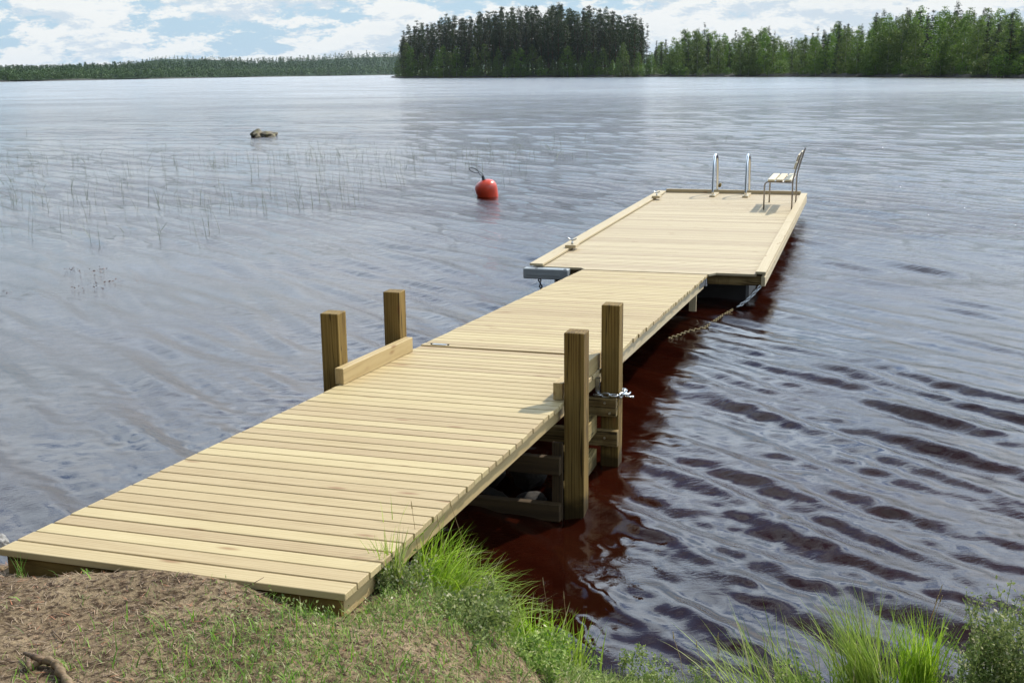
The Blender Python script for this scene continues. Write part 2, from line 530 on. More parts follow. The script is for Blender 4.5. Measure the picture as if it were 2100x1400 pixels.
M['pad'] = leaf('water_plants', (0.10, 0.045, 0.03), (0.22, 0.10, 0.06), trans=0.1)

rng = np.random.default_rng(7)
random.seed(11)


# ------------------------------------------------------------------ water: one sheet, waves are real relief near the shore
def build_water():
    azs = np.concatenate([np.linspace(-1.75, -0.50, 40, endpoint=False), np.linspace(-0.50, 0.50, 760, endpoint=False),
                          np.linspace(0.50, 1.75, 41)])
    rs = [2.2]
    while rs[-1] < 110: rs.append(rs[-1] * 1.0030 + 0.0)
    while rs[-1] < 9000: rs.append(rs[-1] * 1.12)
    rs = np.array(rs)
    R, A = np.meshgrid(rs, azs, indexing='ij')
    X, Y = R * np.sin(A), R * np.cos(A)
    cell = R * 0.0045
    Z = np.zeros_like(X)
    r = np.random.default_rng(3)

    def warp(x, y, s, k):
        return (np.sin(x * s + k) + np.sin(y * s * 1.27 + 2.1 * k) + np.sin((x + y) * s * .61 + 3.3 * k)) / 3
    # patches of calmer and rougher water
    patch = 0.62 + 0.5 * warp(X, Y, 0.55, 1.3) + 0.25 * warp(X, Y, 1.7, 4.0)
    patch = np.clip(patch, 0.12, 1.3)
    n = 64
    for i in range(n):
        lam = 0.10 * (9.0 ** (i / n)) * r.uniform(.85, 1.15) * 1.0
        k = 2 * math.pi / lam
        base = 32 if lam > 0.22 else 40
        th = math.radians(base + r.normal() * (6 if lam > 0.22 else 28))
        dx, dy = math.cos(th), math.sin(th)
        amp = 0.00150 * (lam / 0.3) ** 1.15 * r.uniform(.5, 1.3)
        if 0.22 < lam < 0.52: amp *= 1.25
        elif lam >= 0.52: amp *= 0.8
        fade = np.clip(lam / (cell * 3.2) - 0.6, 0, 1)
        ph = k * (X * dx + Y * dy) + r.uniform(0, 6.28) + 0.9 * warp(X, Y, 0.7 + 0.5 * r.random(), r.uniform(0, 6))
        loc = patch if lam < 0.3 else (0.55 + 0.45 * patch)
        Z += amp * fade * loc * np.sin(ph)
    # longer lower swell that carries the relief farther out
    for i in range(16):
        lam = 1.0 * (4.5 ** (i / 16)) * r.uniform(.9, 1.1)
        k = 2 * math.pi / lam
        th = math.radians(62 + r.normal() * 26)
        amp = 0.0020 * (lam / 1.0) ** 0.8 * r.uniform(.5, 1.2)
        fade = np.clip(lam / (cell * 3.5) - 0.6, 0, 1) * np.clip((R - 4) / 10, 0.25, 1)
        Z += amp * fade * np.sin(k * (X * math.cos(th) + Y * math.sin(th)) + r.uniform(0, 6.28))
    nr, na = X.shape
    V = np.stack([X, Y, Z], -1).reshape(-1, 3)
    i = np.arange(nr - 1)[:, None] * na + np.arange(na - 1)[None, :]
    Fq = np.stack([i, i + na, i + na + 1, i + 1], -1).reshape(-1, 4)[:, ::-1]
    o = np_mesh('water', V, Fq, M['water'], smooth=True)
    tag(o, 'rippled dark lake water', None, None, 'structure')


build_water()

# ------------------------------------------------------------------ near bank and lake bed
SHORE = np.array([(-9, 6.6), (-5, 5.6), (-3.0, 4.95), (-2.35, 4.75), (-1.6, 4.75), (-0.9, 4.85), (-0.45, 4.80), (-0.15, 4.60),
                  (0.12, 4.42), (0.40, 4.29), (0.80, 4.21), (1.25, 4.17), (1.75, 4.22), (2.2, 4.42), (3.0, 4.9), (5, 5.8),
                  (9, 7.5)])


def shore_dist(x, y):
    """signed distance to the waterline, positive on land"""
    best = np.full(np.shape(x), 1e9)
    sg = np.ones(np.shape(x))
    for (ax, ay), (bx, by) in zip(SHORE[:-1], SHORE[1:]):
        ex, ey = bx - ax, by - ay
        t = np.clip(((x - ax) * ex + (y - ay) * ey) / (ex * ex + ey * ey), 0, 1)
        dx, dy = x - (ax + t * ex), y - (ay + t * ey)
        d = np.hypot(dx, dy)
        s = np.where(ex * (y - ay) - ey * (x - ax) < 0, 1.0, -1.0)
        upd = d < best
        best = np.where(upd, d, best)
        sg = np.where(upd, s, sg)
    return best * sg


def vnoise(x, y, s, seed):
    """cheap smooth noise"""
    r = np.random.default_rng(seed)
    o = 0
    for k in range(7):
        th = r.uniform(0, 6.28)
        f = s * r.uniform(.6, 1.7)
        o = o + np.sin(f * (x * math.cos(th) + y * math.sin(th)) + r.uniform(0, 6.28) + 1.5 * np.sin(f * .6 * (y * math.cos(th) - x * math.sin(th)) + k))
    return o / 7


def ground_z(x, y):
    x = np.asarray(x, float); y = np.asarray(y, float)
    s = shore_dist(x, y)
    top = 0.755 - 0.53 * (1 / (1 + np.exp(-(x - 0.02) / 0.17)))
    top = top + 0.06 * (1 / (1 + np.exp(-(x - 1.85) / 0.12)))
    land = top * (1 - np.exp(-(np.maximum(s, 0) / 0.42) ** 1.25))
    bed = -np.clip(-s * 0.55, 0, 1.3)
    z = np.where(s > 0, land, bed)
    z = z + 0.040 * np.exp(-(((x + 1.16) / 0.42) ** 2 + ((y - 3.66) / 0.16) ** 2))
    z = z + np.clip(s * 3, 0, 1) * (0.014 * vnoise(x, y, 5, 1) + 0.008 * vnoise(x, y, 16, 2) + 0.004 * vnoise(x, y, 45, 5))
    # trodden soil stops just short of the ramp's front board
    rx = (x - X0) * math.cos(H1) - (y - Y0) * math.sin(H1)
    ry = (x - X0) * math.sin(H1) + (y - Y0) * math.cos(H1)
    inside = (rx > -0.06) & (rx < W1 + 0.05) & (ry > -0.004)
    z = np.where(inside, np.minimum(z, Z0 - 0.115 - 0.05 * np.clip(ry, 0, 5)), z)
    # hollow below the right end of the front board
    z = z + 0.012 * np.exp(-(((rx - .62) / 0.45) ** 2 + ((ry + 0.06) / 0.10) ** 2))
    z = z - 0.035 * np.exp(-(((rx - 1.22) / 0.20) ** 2 + ((ry + 0.02) / 0.07) ** 2))
    z = z - 0.018 * np.exp(-(((rx - 0.12) / 0.20) ** 2 + ((ry + 0.02) / 0.07) ** 2))
    return z


def grid(name, x0, x1, nx, y0, y1, ny, zf, m, power=1.0):
    xs = np.linspace(x0, x1, nx)
    ys = np.linspace(y0, y1, ny)
    X, Y = np.meshgrid(xs, ys, indexing='ij')
    Z = zf(X, Y)
    V = np.stack([X, Y, Z], -1).reshape(-1, 3)
    i = np.arange(nx - 1)[:, None] * ny + np.arange(ny - 1)[None, :]
    Fq = np.stack([i, i + ny, i + ny + 1, i + 1], -1).reshape(-1, 4)
    return np_mesh(name, V, Fq, m, smooth=True)


def build_ground():
    # fine in front of the lens, coarser to the sides: one sheet
    xs = np.concatenate([np.linspace(-14, -3.2, 60, endpoint=False), np.linspace(-3.2, 3.4, 620, endpoint=False),
                         np.linspace(3.4, 14, 60)])
    ys = np.concatenate([np.linspace(-8, 2.2, 40, endpoint=False), np.linspace(2.2, 5.4, 330, endpoint=False),
                         np.linspace(5.4, 14, 60)])
    X, Y = np.meshgrid(xs, ys, indexing='ij')
    Z = ground_z(X, Y)
    V = np.stack([X, Y, Z], -1).reshape(-1, 3)
    nx, ny = X.shape
    i = np.arange(nx - 1)[:, None] * ny + np.arange(ny - 1)[None, :]
    Fq = np.stack([i, i + ny, i + ny + 1, i + 1], -1).reshape(-1, 4)
    o = np_mesh('ground', V, Fq, M['soil'], smooth=True)
    tag(o, 'brown soil of the bank', None, None, 'structure')
    bed = np_mesh('lake_bed', [(-9000, 13.9, -1.3), (9000, 13.9, -1.3), (9000, 9500, -6), (-9000, 9500, -6)],
                  [(0, 1, 2, 3)], M['soil'])
    tag(bed, 'dark lake bed', None, None, 'structure')


build_ground()

# ------------------------------------------------------------------ the pier: shore ramp
def build_ramp():
    root = thing('boardwalk_ramp', 'pale plank walkway starting on the bank soil, with a squared timber kerb each side', 'pier', (X0, Y0, 0), -H1)
    zf = lambda x, y: Z0 - SL1 * y
    d = MB()
    n = 40
    for k in range(n + 1):
        y0 = k * 0.1 * (L1 / 4.1) + 0.000
        y1 = y0 + 0.0915 * (L1 / 4.1)
        j = random.uniform(-.002, .002)
        d.box(-0.0 + j, W1 + random.uniform(-.003, .003), y0, y1, -0.026 + random.uniform(-.0006, .0006),
              random.uniform(-.0008, .0008), 'x', None, zf)
    d.build('decking', M['deck'], root, bevel=0.0022)
    for x in (0.03, W1 / 2 - 0.022, W1 - 0.075):
        s = MB()
        s.box(x, x + 0.045, 0.0415, L1 - 0.02, -0.112, -0.0275, 'y', 0.7, zf)
        s.build('side_beam' if x != W1 / 2 - 0.022 else 'middle_beam', M['beam'], root, bevel=0.002)
    f = MB()
    f.box(0.02, W1 - 0.025, 0.018, 0.040, -0.108, -0.0275, 'x', 0.3, zf)
    f.build('front_board', M['post'], root)  # darker post wood here paints in the shade on the front face
    for (x, ya, yb) in ((-0.022, 2.79, 3.86), (1.285, 2.807, 3.80)):
        k_ = MB()
        k_.box(x, x + 0.054, ya, yb, 0.0015, 0.098, 'y', 0.75, zf)
        k_.build('kerb', M['beam'], root, bevel=0.003)
    return root


def build_crib():
    root = thing('timber_crib', 'four squared timber posts joined by cross beams, standing in the water round the walkway', 'pier post frame', (X0, Y0, 0), -H1)
    w_ = 0.113
    for (x, y, top, tn) in ((-0.140, 2.87, 1.050, .55), (-0.140, 3.79, 1.012, .35), (1.357, 2.768, 1.040, .25), (1.362, 3.649, 1.024, .45)):
        p = MB()
        p.box(x, x + w_, y, y + w_, -1.1, top, 'z', tn)
        p.build('post', M['post'], root, bevel=0.004)
    # cross beams across the pier, in front of the far posts and behind the near ones
    def beam(name, x0, x1, y0, y1, z0, z1, g, tn):
        b_ = MB()
        b_.box(x0, x1, y0, y1, z0, z1, g, tn)
        b_.build(name, M['shadecrib'] if y0 < 2.78 or name == 'corner_block' else M['crib'], root, bevel=0.003)
    beam('cross_beam', -0.10, 1.470, 3.594, 3.643, 0.395, 0.447, 'x', .3)
    beam('cross_beam', -0.10, 1.470, 3.596, 3.643, 0.335, 0.391, 'x', .45)
    beam('cross_beam', -0.10, 1.480, 3.590, 3.643, 0.145, 0.245, 'x', .4)
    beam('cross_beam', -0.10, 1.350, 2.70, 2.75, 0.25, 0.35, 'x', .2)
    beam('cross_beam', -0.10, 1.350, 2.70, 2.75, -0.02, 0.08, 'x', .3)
    beam('side_rail', 1.305, 1.353, 2.79, 3.585, 0.235, 0.345, 'y', .8)
    beam('side_rail', 1.305, 1.353, 2.79, 3.585, 0.02, 0.13, 'y', .95)
    beam('side_rail', -0.022, 0.026, 2.80, 3.585, 0.235, 0.345, 'y', .8)
    beam('side_rail', -0.022, 0.026, 2.80, 3.585, 0.02, 0.13, 'y', .9)
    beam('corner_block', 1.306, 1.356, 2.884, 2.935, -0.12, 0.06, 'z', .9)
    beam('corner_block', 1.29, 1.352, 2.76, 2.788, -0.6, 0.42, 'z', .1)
    for (x, z) in ((1.40, .424), (1.43, .36), (1.40, .2)):
        b_ = MB()
        b_.tube([(x, 3.598, z), (x, 3.586, z)], 0.008, 8)
        b_.build('bolt', M['galv'], root, smooth=False)
    return root


def build_gangway():
    root = thing('gangway', 'long plank gangway hinged between the shore section and the wide floating dock', 'gangway',
                 (hx, hy, 0), -H2)
    zf = lambda x, y: HZ - SL2 * y
    d = MB()
    n = int(L2 / 0.1)
    p = L2 / n
    for k in range(n):
        y0 = k * p + (0.012 if k == 0 else 0.0)
        d.box(random.uniform(-.004, .004), W2 + random.uniform(-.006, .006), y0, k * p + p * 0.93,
              -0.026 + random.uniform(-.0006, .0006), random.uniform(-.0008, .0008) + 0.004, 'x', None, zf)
    d.build('decking', M['deck'], root, bevel=0.0022)
    for x in (0.03, W2 - 0.075):
        s = MB()
        s.box(x, x + 0.045, 0.03, L2 - 0.06, -0.135, -0.027, 'y', 0.85, zf)
        s.build('side_beam', M['dock'], root, bevel=0.002)
    for ya in (0.02, L2 - .35, L2 * .5):
        s = MB()
        s.box(0.08, W2 - 0.08, ya, ya + .045, -0.13, -0.027, 'x', 0.2, zf)
        s.build('cross_beam', M['beam'], root)
    h = MB()
    h.box(0.075, 0.175, 0.030, 0.062, 0.004, 0.010, 'x', .5, zf)
    h.build('hinge_plate', M['galv'], root)
    for x in (0.065, 0.188):
        h = MB()
        h.tube([(x, 0.046, zf(x, .046) + .002), (x, 0.046, zf(x, .046) + .012)], 0.007, 8)
        h.build('bolt', M['rope'], root)
    l = MB()
    l.box(W2 - 0.10, W2 - 0.03, L2 - 0.62, L2 - 0.59, -0.30, -0.137, 'z', .8, zf)
    l.build('support_leg', M['dock'], root)
    l = MB()
    l.box(W2 - 0.03, W2 - 0.022, L2 - 0.40, L2 - 0.05, -0.10, -0.03, 'y', .8, zf)
    l.tube([(W2 - 0.024, L2 - 0.04, zf(0, L2) - .02), (W2 - .02, L2 - .02, zf(0, L2) - .11)], 0.02, 10)
    l.build('hinge_bracket', M['galv'], root)
    # hinge at the shore end, its galvanised end shows by the post
    l = MB()
    l.box(W2 - 0.018, W2 + 0.006, -0.42, -0.395, -0.125, -0.035, 'z', .5, lambda x, y: HZ)
    l.build('end_plate', M['galv'], root)
    return root


def build_dock():
    root = thing('floating_dock', 'wide pale floating plank dock at the far end, with raised edge boards', 'floating dock',
                 (X3, Y3, 0), -H3)
    T = Z3
    # where the gangway meets the dock, in dock coordinates
    gx0, gx1 = 0.639, 1.975
    d = MB()
    p = 0.0975
    n = int(L3 / p)
    for k in range(n):
        y0 = k * p
        gap = 0.0075
        if k == 43: gap = 0.010
        d.box(0.155, W3 - 0.10, y0, y0 + p - gap, T - 0.026 + random.uniform(-.0005, .0005), T + random.uniform(-.0006, .0006), 'x')
    # tongue with cut corners that reaches over the gangway's end
    vs = []
    for z in (T - 0.024, T + 0.001):
        for (x, y) in ((gx0 - 0.06, -0.002), (gx0 - 0.0, -0.10), (gx1 + 0.0, -0.10), (gx1 + 0.06, -0.002)):
            vs.append((x, y, z))
    d.add(vs, [(0, 1, 2, 3)[::-1], (4, 5, 6, 7), (0, 1, 5, 4), (1, 2, 6, 5), (2, 3, 7, 6), (3, 0, 4, 7)], tone=.6)
    d.build('decking', M['dock'], root, bevel=0.0018)
    for (a, b_) in ((-0.005, 4.08), (4.086, L3)):
        k_ = MB(); k_.box(0.0, 0.150, a, b_, T + 0.001, T + 0.030, 'y', .75); k_.build('edge_board', M['dock'], root, bevel=.003)
        k_ = MB(); k_.box(W3 - 0.105, W3, a + (.12 if a > 1 else 0), b_ + (.117 if b_ < 5 else 0), T + 0.001, T + 0.030, 'y', .8)
        k_.build('edge_board', M['dock'], root, bevel=.003)
    k_ = MB()
    k_.box(0.151, W3 - 0.106, L3 - 0.05, L3, T + 0.001, T + 0.062, 'x', .7)
    k_.build('end_rail', M['dock'], root, bevel=.003)
    f = MB()
    f.box(W3 - 0.045, W3 - 0.004, 0.0, L3, T - 0.125, T - 0.0275, 'y', .85)
    f.build('side_board', M['dock'], root, bevel=.002)
    f = MB()
    f.box(0.004, 0.045, 0.0, L3, T - 0.125, T - 0.0275, 'y', .8)
    f.build('side_board', M['dock'], root, bevel=.002)
    f = MB()
    f.box(0.046, W3 - 0.046, 0.03, 0.075, T - 0.125, T - 0.0275, 'x', .3)
    f.build('front_beam', M['crib'], root)
    f = MB()
    f.box(0.046, W3 - 0.046, L3 - .075, L3 - 0.03, T - 0.125, T - 0.0275, 'x', .3)
    f.build('end_beam', M['crib'], root)
    for y in (0.35, 2.6, 4.9, 7.0):
        for x in (0.18, W3 - 1.05):
            q = MB()
            q.box(x, x + 0.85, y, y + 0.9, -0.16, T - 0.127, 'x', .5)
            q.build('float', M['float'], root, bevel=.03)
    # two mooring hooks on small blocks along the left edge board
    for (x, y) in ((0.13, 1.21), (0.153, 6.94)):
        q = MB()
        q.box(x - 0.03, x + 0.10, y - 0.03, y + 0.17, T + 0.031, T + 0.066, 'y', .7)
        cl = q.build('cleat_block', M['dock'], root, bevel=.002)
        h = MB()
        zc = T + 0.066
        h.tube([(x + .035, y + .07, zc), (x + .035, y + .07, zc + .03)], 0.012, 8)
        pts = [(x + .035 + .055 * math.cos(a), y + .07 + .01 * math.sin(a), zc + .045 + .028 * abs(math.cos(a)) ** 2) for a in
               np.linspace(math.pi, 0, 9)]
        h.tube(pts, [.006, .008, .009, .010, .011, .010, .009, .008, .006], 8)
        h.build('cleat', M['galv'], cl, smooth=True)
    return root


ramp = build_ramp()
crib = build_crib()
gang = build_gangway()
dock = build_dock()


def dock_pt(a, l, z):
    return (X3 + math.cos(H3) * a + math.sin(H3) * l, Y3 - math.sin(H3) * a + math.cos(H3) * l, z)


def build_fender():
    x, y, z = dock_pt(-0.04, -0.13, 0.215)
    root = thing('dock_fender', 'grey moulded plastic fender box under the near left corner of the floating dock', 'fender',
                 (x, y, z), -H3)
    b = MB()
    b.box(0, 0.50, 0, 0.125, -0.0, 0.112, 'x', .5)
    b.build('fender_body', M['fender'], root, bevel=.008)
    g = MB()
    g.box(0.055, 0.41, -0.004, -0.001, 0.036, 0.060, 'x', .5)
    g.build('moulded_rib', M['fender'], root, bevel=.002)
    for px in (.145, .465):
        s = MB()
        s.tube([(px, .03, .113), (px, .03, .116)], 0.016, 12)
        s.build('bolt_cap', M['darkchain'], root)
    return root


build_fender()


# ------------------------------------------------------------------ chains
def chain(name, label, pts, m, L=0.045, wire=0.0055, wide=0.016, start=0):
    """real links along a sagging line"""
    P = [Vector(p) for p in pts]
    seg = [(b_ - a).length for a, b_ in zip(P[:-1], P[1:])]
    tot = sum(seg)
    step = L - wire * 1.9
    n = max(2, int(tot / step))

    def along(s):
        for a, b_, l in zip(P[:-1], P[1:], seg):
            if s <= l or l == seg[-1] and b_ is P[-1]: return a.lerp(b_, min(1, s / l)), (b_ - a).normalized()
            s -= l
        return P[-1], (P[-1] - P[-2]).normalized()
    mb = MB()
    for i in range(n):
        c, d = along((i + .5) * step)
        side = d.cross(Vector((0, 0, 1)))
        if side.length < 1e-3: side = Vector((1, 0, 0))
        side.normalize()
        upv = side.cross(d)
        ax = side if (i % 2) else upv
        ax = (ax + d.cross(ax) * random.uniform(-.25, .25)).normalized()
        h, ww = L / 2 - wire, wide / 2
        loop = []
        for k in range(14):
            a = 2 * math.pi * k / 14
            lx = math.cos(a) * ww + (h - ww) * (1 if math.cos(a) > 1e-6 else -1 if math.cos(a) < -1e-6 else 0)
            lx = (h - ww) * max(-1, min(1, math.cos(a) * 3)) + math.cos(a) * ww
            loop.append(c + d * lx + ax * math.sin(a) * ww * 1.0)
        mb.tube(loop, wire, 6, closed=True, tone=.5)
    o = mb.build(name, m, smooth=True)
    return tag(o, label, 'chain')


def sag(a, b_, drop, n=14):
    a, b_ = Vector(a), Vector(b_)
    return [a.lerp(b_, t) - Vector((0, 0, drop * 4 * t * (1 - t))) for t in np.linspace(0, 1, n)]


c0 = dock_pt(W3 - 0.05, 0.012, 0.215)
chain('mooring_chain', 'bright galvanised chain hanging from the near right corner of the dock down to the water',
      sag(c0, at(1506, 632, 0.0), 0.03), M['galv'], 0.056, 0.0068, 0.026)
cpts = [at(1503, 635, -0.002), at(1480, 648, -0.004), at(1445, 672, -0.003), at(1410, 680, -0.004), at(1392, 687, -0.006), at(1372, 694, -0.010)]
chain('mooring_chain', 'yellowish weed covered chain lying at the water surface beside the gangway',
      cpts, M['rustchain'], 0.050, 0.0062, 0.024)
f0 = dock_pt(0.13, -0.075, 0.212)
chain('mooring_chain', 'short dark chain hanging straight down below the grey fender', [f0, (f0[0] + .02, f0[1], f0[2] - .12), (f0[0] + .05, f0[1] - .02, -0.05)],
      M['darkchain'], 0.05, 0.008, 0.026)


def rp(a, l, z):
    return (X0 + math.cos(H1) * a + math.sin(H1) * l, Y0 - math.sin(H1) * a + math.cos(H1) * l, z)


# chain looped round the far right post of the crib, closed by a shackle on the sunny side
loop_z = 0.462
chain('post_chain', 'steel chain looped round the far right timber post just above its cross beams',
      [rp(1.34, 3.70, loop_z), rp(1.345, 3.628, loop_z), rp(1.40, 3.622, loop_z + .003), rp(1.49, 3.625, loop_z + .006),
       rp(1.497, 3.66, loop_z + .006), rp(1.498, 3.75, loop_z), rp(1.48, 3.78, loop_z), rp(1.40, 3.785, loop_z)],
      M['galv'], 0.062, 0.0062, 0.026)


def build_shackle():
    x, y, z = rp(1.492, 3.70, loop_z + 0.002)
    root = thing('shackle', 'shiny bow shackle joining the chain on the far right timber post', 'shackle', (x, y, z), -H1)
    b = MB()
    b.tube([(-.012, -.040, 0.004), (0.0, -.052, .006), (0.022, -.050, .006), (0.040, -.030, .005), (.044, 0, .004), (0.040, .02, .004)],
           .006, 8)
    b.build('bow', M['steel'], root, smooth=True)
    b = MB()
    b.tube([(.018, -.03, -.012), (.062, -.03, -.012)], .006, 8)
    b.tube([(.062, -.03, -.012), (.072, -.03, -.012)], .009, 8)
    b.build('pin', M['steel'], root, smooth=True)


build_shackle()


# ------------------------------------------------------------------ bench and bathing ladder on the dock
def build_bench():
    # local axes are those of the dock: x across (back is at +x), y away from the shore
    a0, l0 = 2.020, 5.89
    root = thing('bench', 'small slatted wooden bench with thin steel legs at the far right corner of the dock',
                 'bench', dock_pt(a0, l0, Z3), -H3)
    r = 0.0125
    ln = 1.03
    for y in (0.0, ln):
        t = MB()
        t.tube([(0.0, y, 0), (0.002, y, .36), (0.010, y, .398), (0.035, y, .418), (0.08, y, .424), (0.40, y, .420)], r, 10)
        t.build('front_leg', M['tube'], root, smooth=True)
        t = MB()
        t.tube([(0.415, y, 0), (0.415, y, .40), (0.420, y, .47), (0.455, y, .62), (0.525, y, .86), (0.530, y, .875)], r, 10)
        t.build('rear_leg', M['tube'], root, smooth=True)
    for i in range(3):
        s = MB()
        x = 0.050 + i * 0.124
        s.box(x, x + 0.098, -0.045, ln + 0.045, .436, .462, 'y')
        s.build('seat_slat', M['benchwood'], root, bevel=.003)
    for (z0, z1) in ((.62, .715), (.735, .83)):
        s = MB()
        def xf(z): return 0.455 + (z - .62) * (0.07 / .24) - .016
        vs = [(xf(z0) - .022, -0.045, z0), (xf(z0), -0.045, z0), (xf(z0), ln + .045, z0), (xf(z0) - .022, ln + .045, z0),
              (xf(z1) - .022, -0.045, z1), (xf(z1), -0.045, z1), (xf(z1), ln + .045, z1), (xf(z1) - .022, ln + .045, z1)]
        s.add(vs, [(0, 3, 2, 1), (4, 5, 6, 7), (0, 1, 5, 4), (1, 2, 6, 5), (2, 3, 7, 6), (3, 0, 4, 7)],
              [(v[1], v[2], v[0]) for v in vs])
        s.build('back_slat', M['benchwood'], root, bevel=.003)
    for x in (.06, .40):
        s = MB()
        s.tube([(x, 0.02, .424), (x, ln - .02, .424)], .009, 8)
        s.build('seat_bar', M['tube'], root, smooth=True)
    return root


build_bench()


def build_ladder():
    root = thing('swim_ladder', 'chrome bathing ladder with two tall hooped handrails over the far edge of the dock', 'ladder',
                 dock_pt(1.03, 7.62, Z3), -H3)
    for x in (0.0, 0.545):
        b = MB()
        b.box(x - 0.045, x + 0.045, -0.07, 0.63, 0.001, 0.026, 'y', .8)
        # block stands on the rail at its far end
        b.build('mounting_board', M['dock'], root, bevel=.002)
        pts = [(x, 0.0, 0.026), (x, 0.0, 0.10), (x, 0.05, 0.44), (x, 0.09, .60), (x, .15, .665), (x, .24, .685), (x, .36, .685), (x, .47, .65), (x, .54, .58),
               (x, .60, .40), (x, .64, .08), (x, .655, -0.25), (x, .66, -0.95)]
        # smooth the hoop
        P = [Vector(p) for p in pts]
        for _ in range(2):
            Q = [P[0]]
            for a, b2 in zip(P[:-1], P[1:]):
                Q += [a.lerp(b2, .25), a.lerp(b2, .75)]
            Q.append(P[-1])
            P = Q
        t = MB()
        t.tube(P, 0.021, 14)
        t.build('handrail', M['steel'], root, smooth=True)
        f = MB()
        f.tube([(x, 0, .0262), (x, 0, .034)], .04, 16)
        f.build('foot_plate', M['steel'], root)
    for z in (-.22, -.48, -.74):
        s = MB()
        s.box(0.02, 0.525, .63, .69, z, z + .025, 'x', .5)
        s.build('step', M['steel'], root)
    k = MB()
    k.tube([(0.03, .66, .10), (0.035, .66, .12), (0.05, .66, .17)], [.012, .03, .02], 10)
    k.build('locking_knob', M['crib'], root, smooth=True)


build_ladder()


# ------------------------------------------------------------------ buoy, boulder, stones
def revolve(prof, seg=40):
    vs, fs = [], []
    for (r, z) in prof:
        for k in range(seg):
            a = 2 * math.pi * k / seg
            vs.append((r * math.cos(a), r * math.sin(a), z))
    for i in range(len(prof) - 1):
        for k in range(seg):
            fs.append((i * seg + k, i * seg + (k + 1) % seg, (i + 1) * seg + (k + 1) % seg, (i + 1) * seg + k))
    fs.append(tuple(range(seg - 1, -1, -1)))
    fs.append(tuple((len(prof) - 1) * seg + k for k in range(seg)))
    return vs, fs


def build_buoy():
    p = at(1002, 405, 0)
    px = p[1] / CAM_F                                    # metres per photo pixel there
    root = thing('mooring_buoy', 'orange red pear shaped buoy with a black rope loop floating on the open water', 'buoy',
                 (p[0], p[1] + .1, -0.02), 0)
    root.rotation_euler = (math.radians(6), math.radians(-14), math.radians(0))
    s = 23 * px                                           # half width
    prof = [(.02, -1.35), (.30, -1.30), (.60, -1.05), (.78, -.65), (.86, -.2), (.93, .3), (.99, .7), (1.0, 1.0), (.93, 1.28), (.76, 1.48),
            (.52, 1.60), (.30, 1.66), (.20, 1.70)]
    vs, fs = revolve([(r * s, z * s) for r, z in prof])
    b = MB(); b.add(vs, fs)
    o = b.build('buoy_body', M['buoy'], root, smooth=True)
    md = o.modifiers.new('sub', 'SUBSURF'); md.levels = 1; md.render_levels = 2
    e = MB()
    vs, fs = revolve([(.20 * s, 1.66 * s), (.19 * s, 1.72 * s), (.13 * s, 1.74 * s), (.125 * s, 2.02 * s), (.10 * s, 2.06 * s)], 20)
    e.add(vs, fs)
    e.build('eye', M['rope'], root, smooth=True)
    l = MB()
    z0 = 2.0 * s
    l.tube([(-.05 * s, 0, z0), (-.22 * s, 0, z0 + .26 * s), (-.30 * s, 0, z0 + .42 * s)], .022 * s * 1.4, 8)
    l.tube([(.06 * s, 0, z0), (.02 * s, 0, z0 + .25 * s), (-.20 * s, 0, z0 + .48 * s)], .022 * s * 1.4, 8)
    c = Vector((-.62 * s, 0, z0 + .72 * s))
    pts = []
    for k in range(20):
        a = 2 * math.pi * k / 20
        u = Vector((math.cos(a) * .45 * s, 0, math.sin(a) * .17 * s))
        u.rotate(Matrix.Rotation(math.radians(38), 3, 'Y'))
        pts.append(c + u)
    l.tube(pts, .024 * s * 1.4, 8, closed=True)
    l.build('rope_loop', M['rope'], root, smooth=True)


build_buoy()


def stone(name, label, loc, size, seed, m, cat='stone', sub=4, rz=0.0, lump=0.18, group=None):
    import bmesh
    r = np.random.default_rng(seed)
    bm = bmesh.new()
    bmesh.ops.create_icosphere(bm, subdivisions=sub, radius=1.0)
    dirs = r.normal(size=(14, 3)); dirs /= np.linalg.norm(dirs, axis=1)[:, None]
    offs = r.uniform(.62, .98, 14)
    ph = r.uniform(0, 6.28, (6, 3)); fr = r.uniform(2, 7, (6, 3))
    for v in bm.verts:
        c = np.array(v.co)
        k = 1.0
        for dd, oo in zip(dirs, offs):
            t = c @ dd
            if t > oo: k = min(k, 1 - (t - oo) * .8)
        k += lump * .3 * sum(np.sin(c * f + p_).prod() for f, p_ in zip(fr, ph))
        v.co = Vector(c * k * np.array(size))
    me = bpy.data.meshes.new(name)
    bm.to_mesh(me); bm.free()
    me.polygons.foreach_set('use_smooth', [True] * len(me.polygons))
    me.materials.append(m)
    o = bpy.data.objects.new(name, me)
    COL.objects.link(o)
    o.location = loc
    o.rotation_euler = (0, 0, rz)
    return tag(o, label, cat, group)


pr = at(538, 281, 0)
bs = pr[1] / CAM_F
root = thing('lake_boulder', 'low brown boulder breaking the water surface out among the reeds', 'boulder', (pr[0], pr[1] + .3, 0), 0)
for (dx, sx, sz, sd_) in ((-12, 15, 13.0, 5), (8, 19, 11.5, 8)):
    s_ = stone('rock_hump', None, (dx * bs, 0, -0.0), (sx * bs, .7, sz * bs), sd_, M['lake_rock'], None, lump=.35)
    s_.parent = root
    for k in ('category', 'label'):
        if k in s_: del s_[k]

def gstone(name, label, u, v, z, size, seed, rz=0.3):
    p = at(u, v, z)
    stone(name, label, (p[0], p[1], z), size, seed, M['rock'], rz=rz)


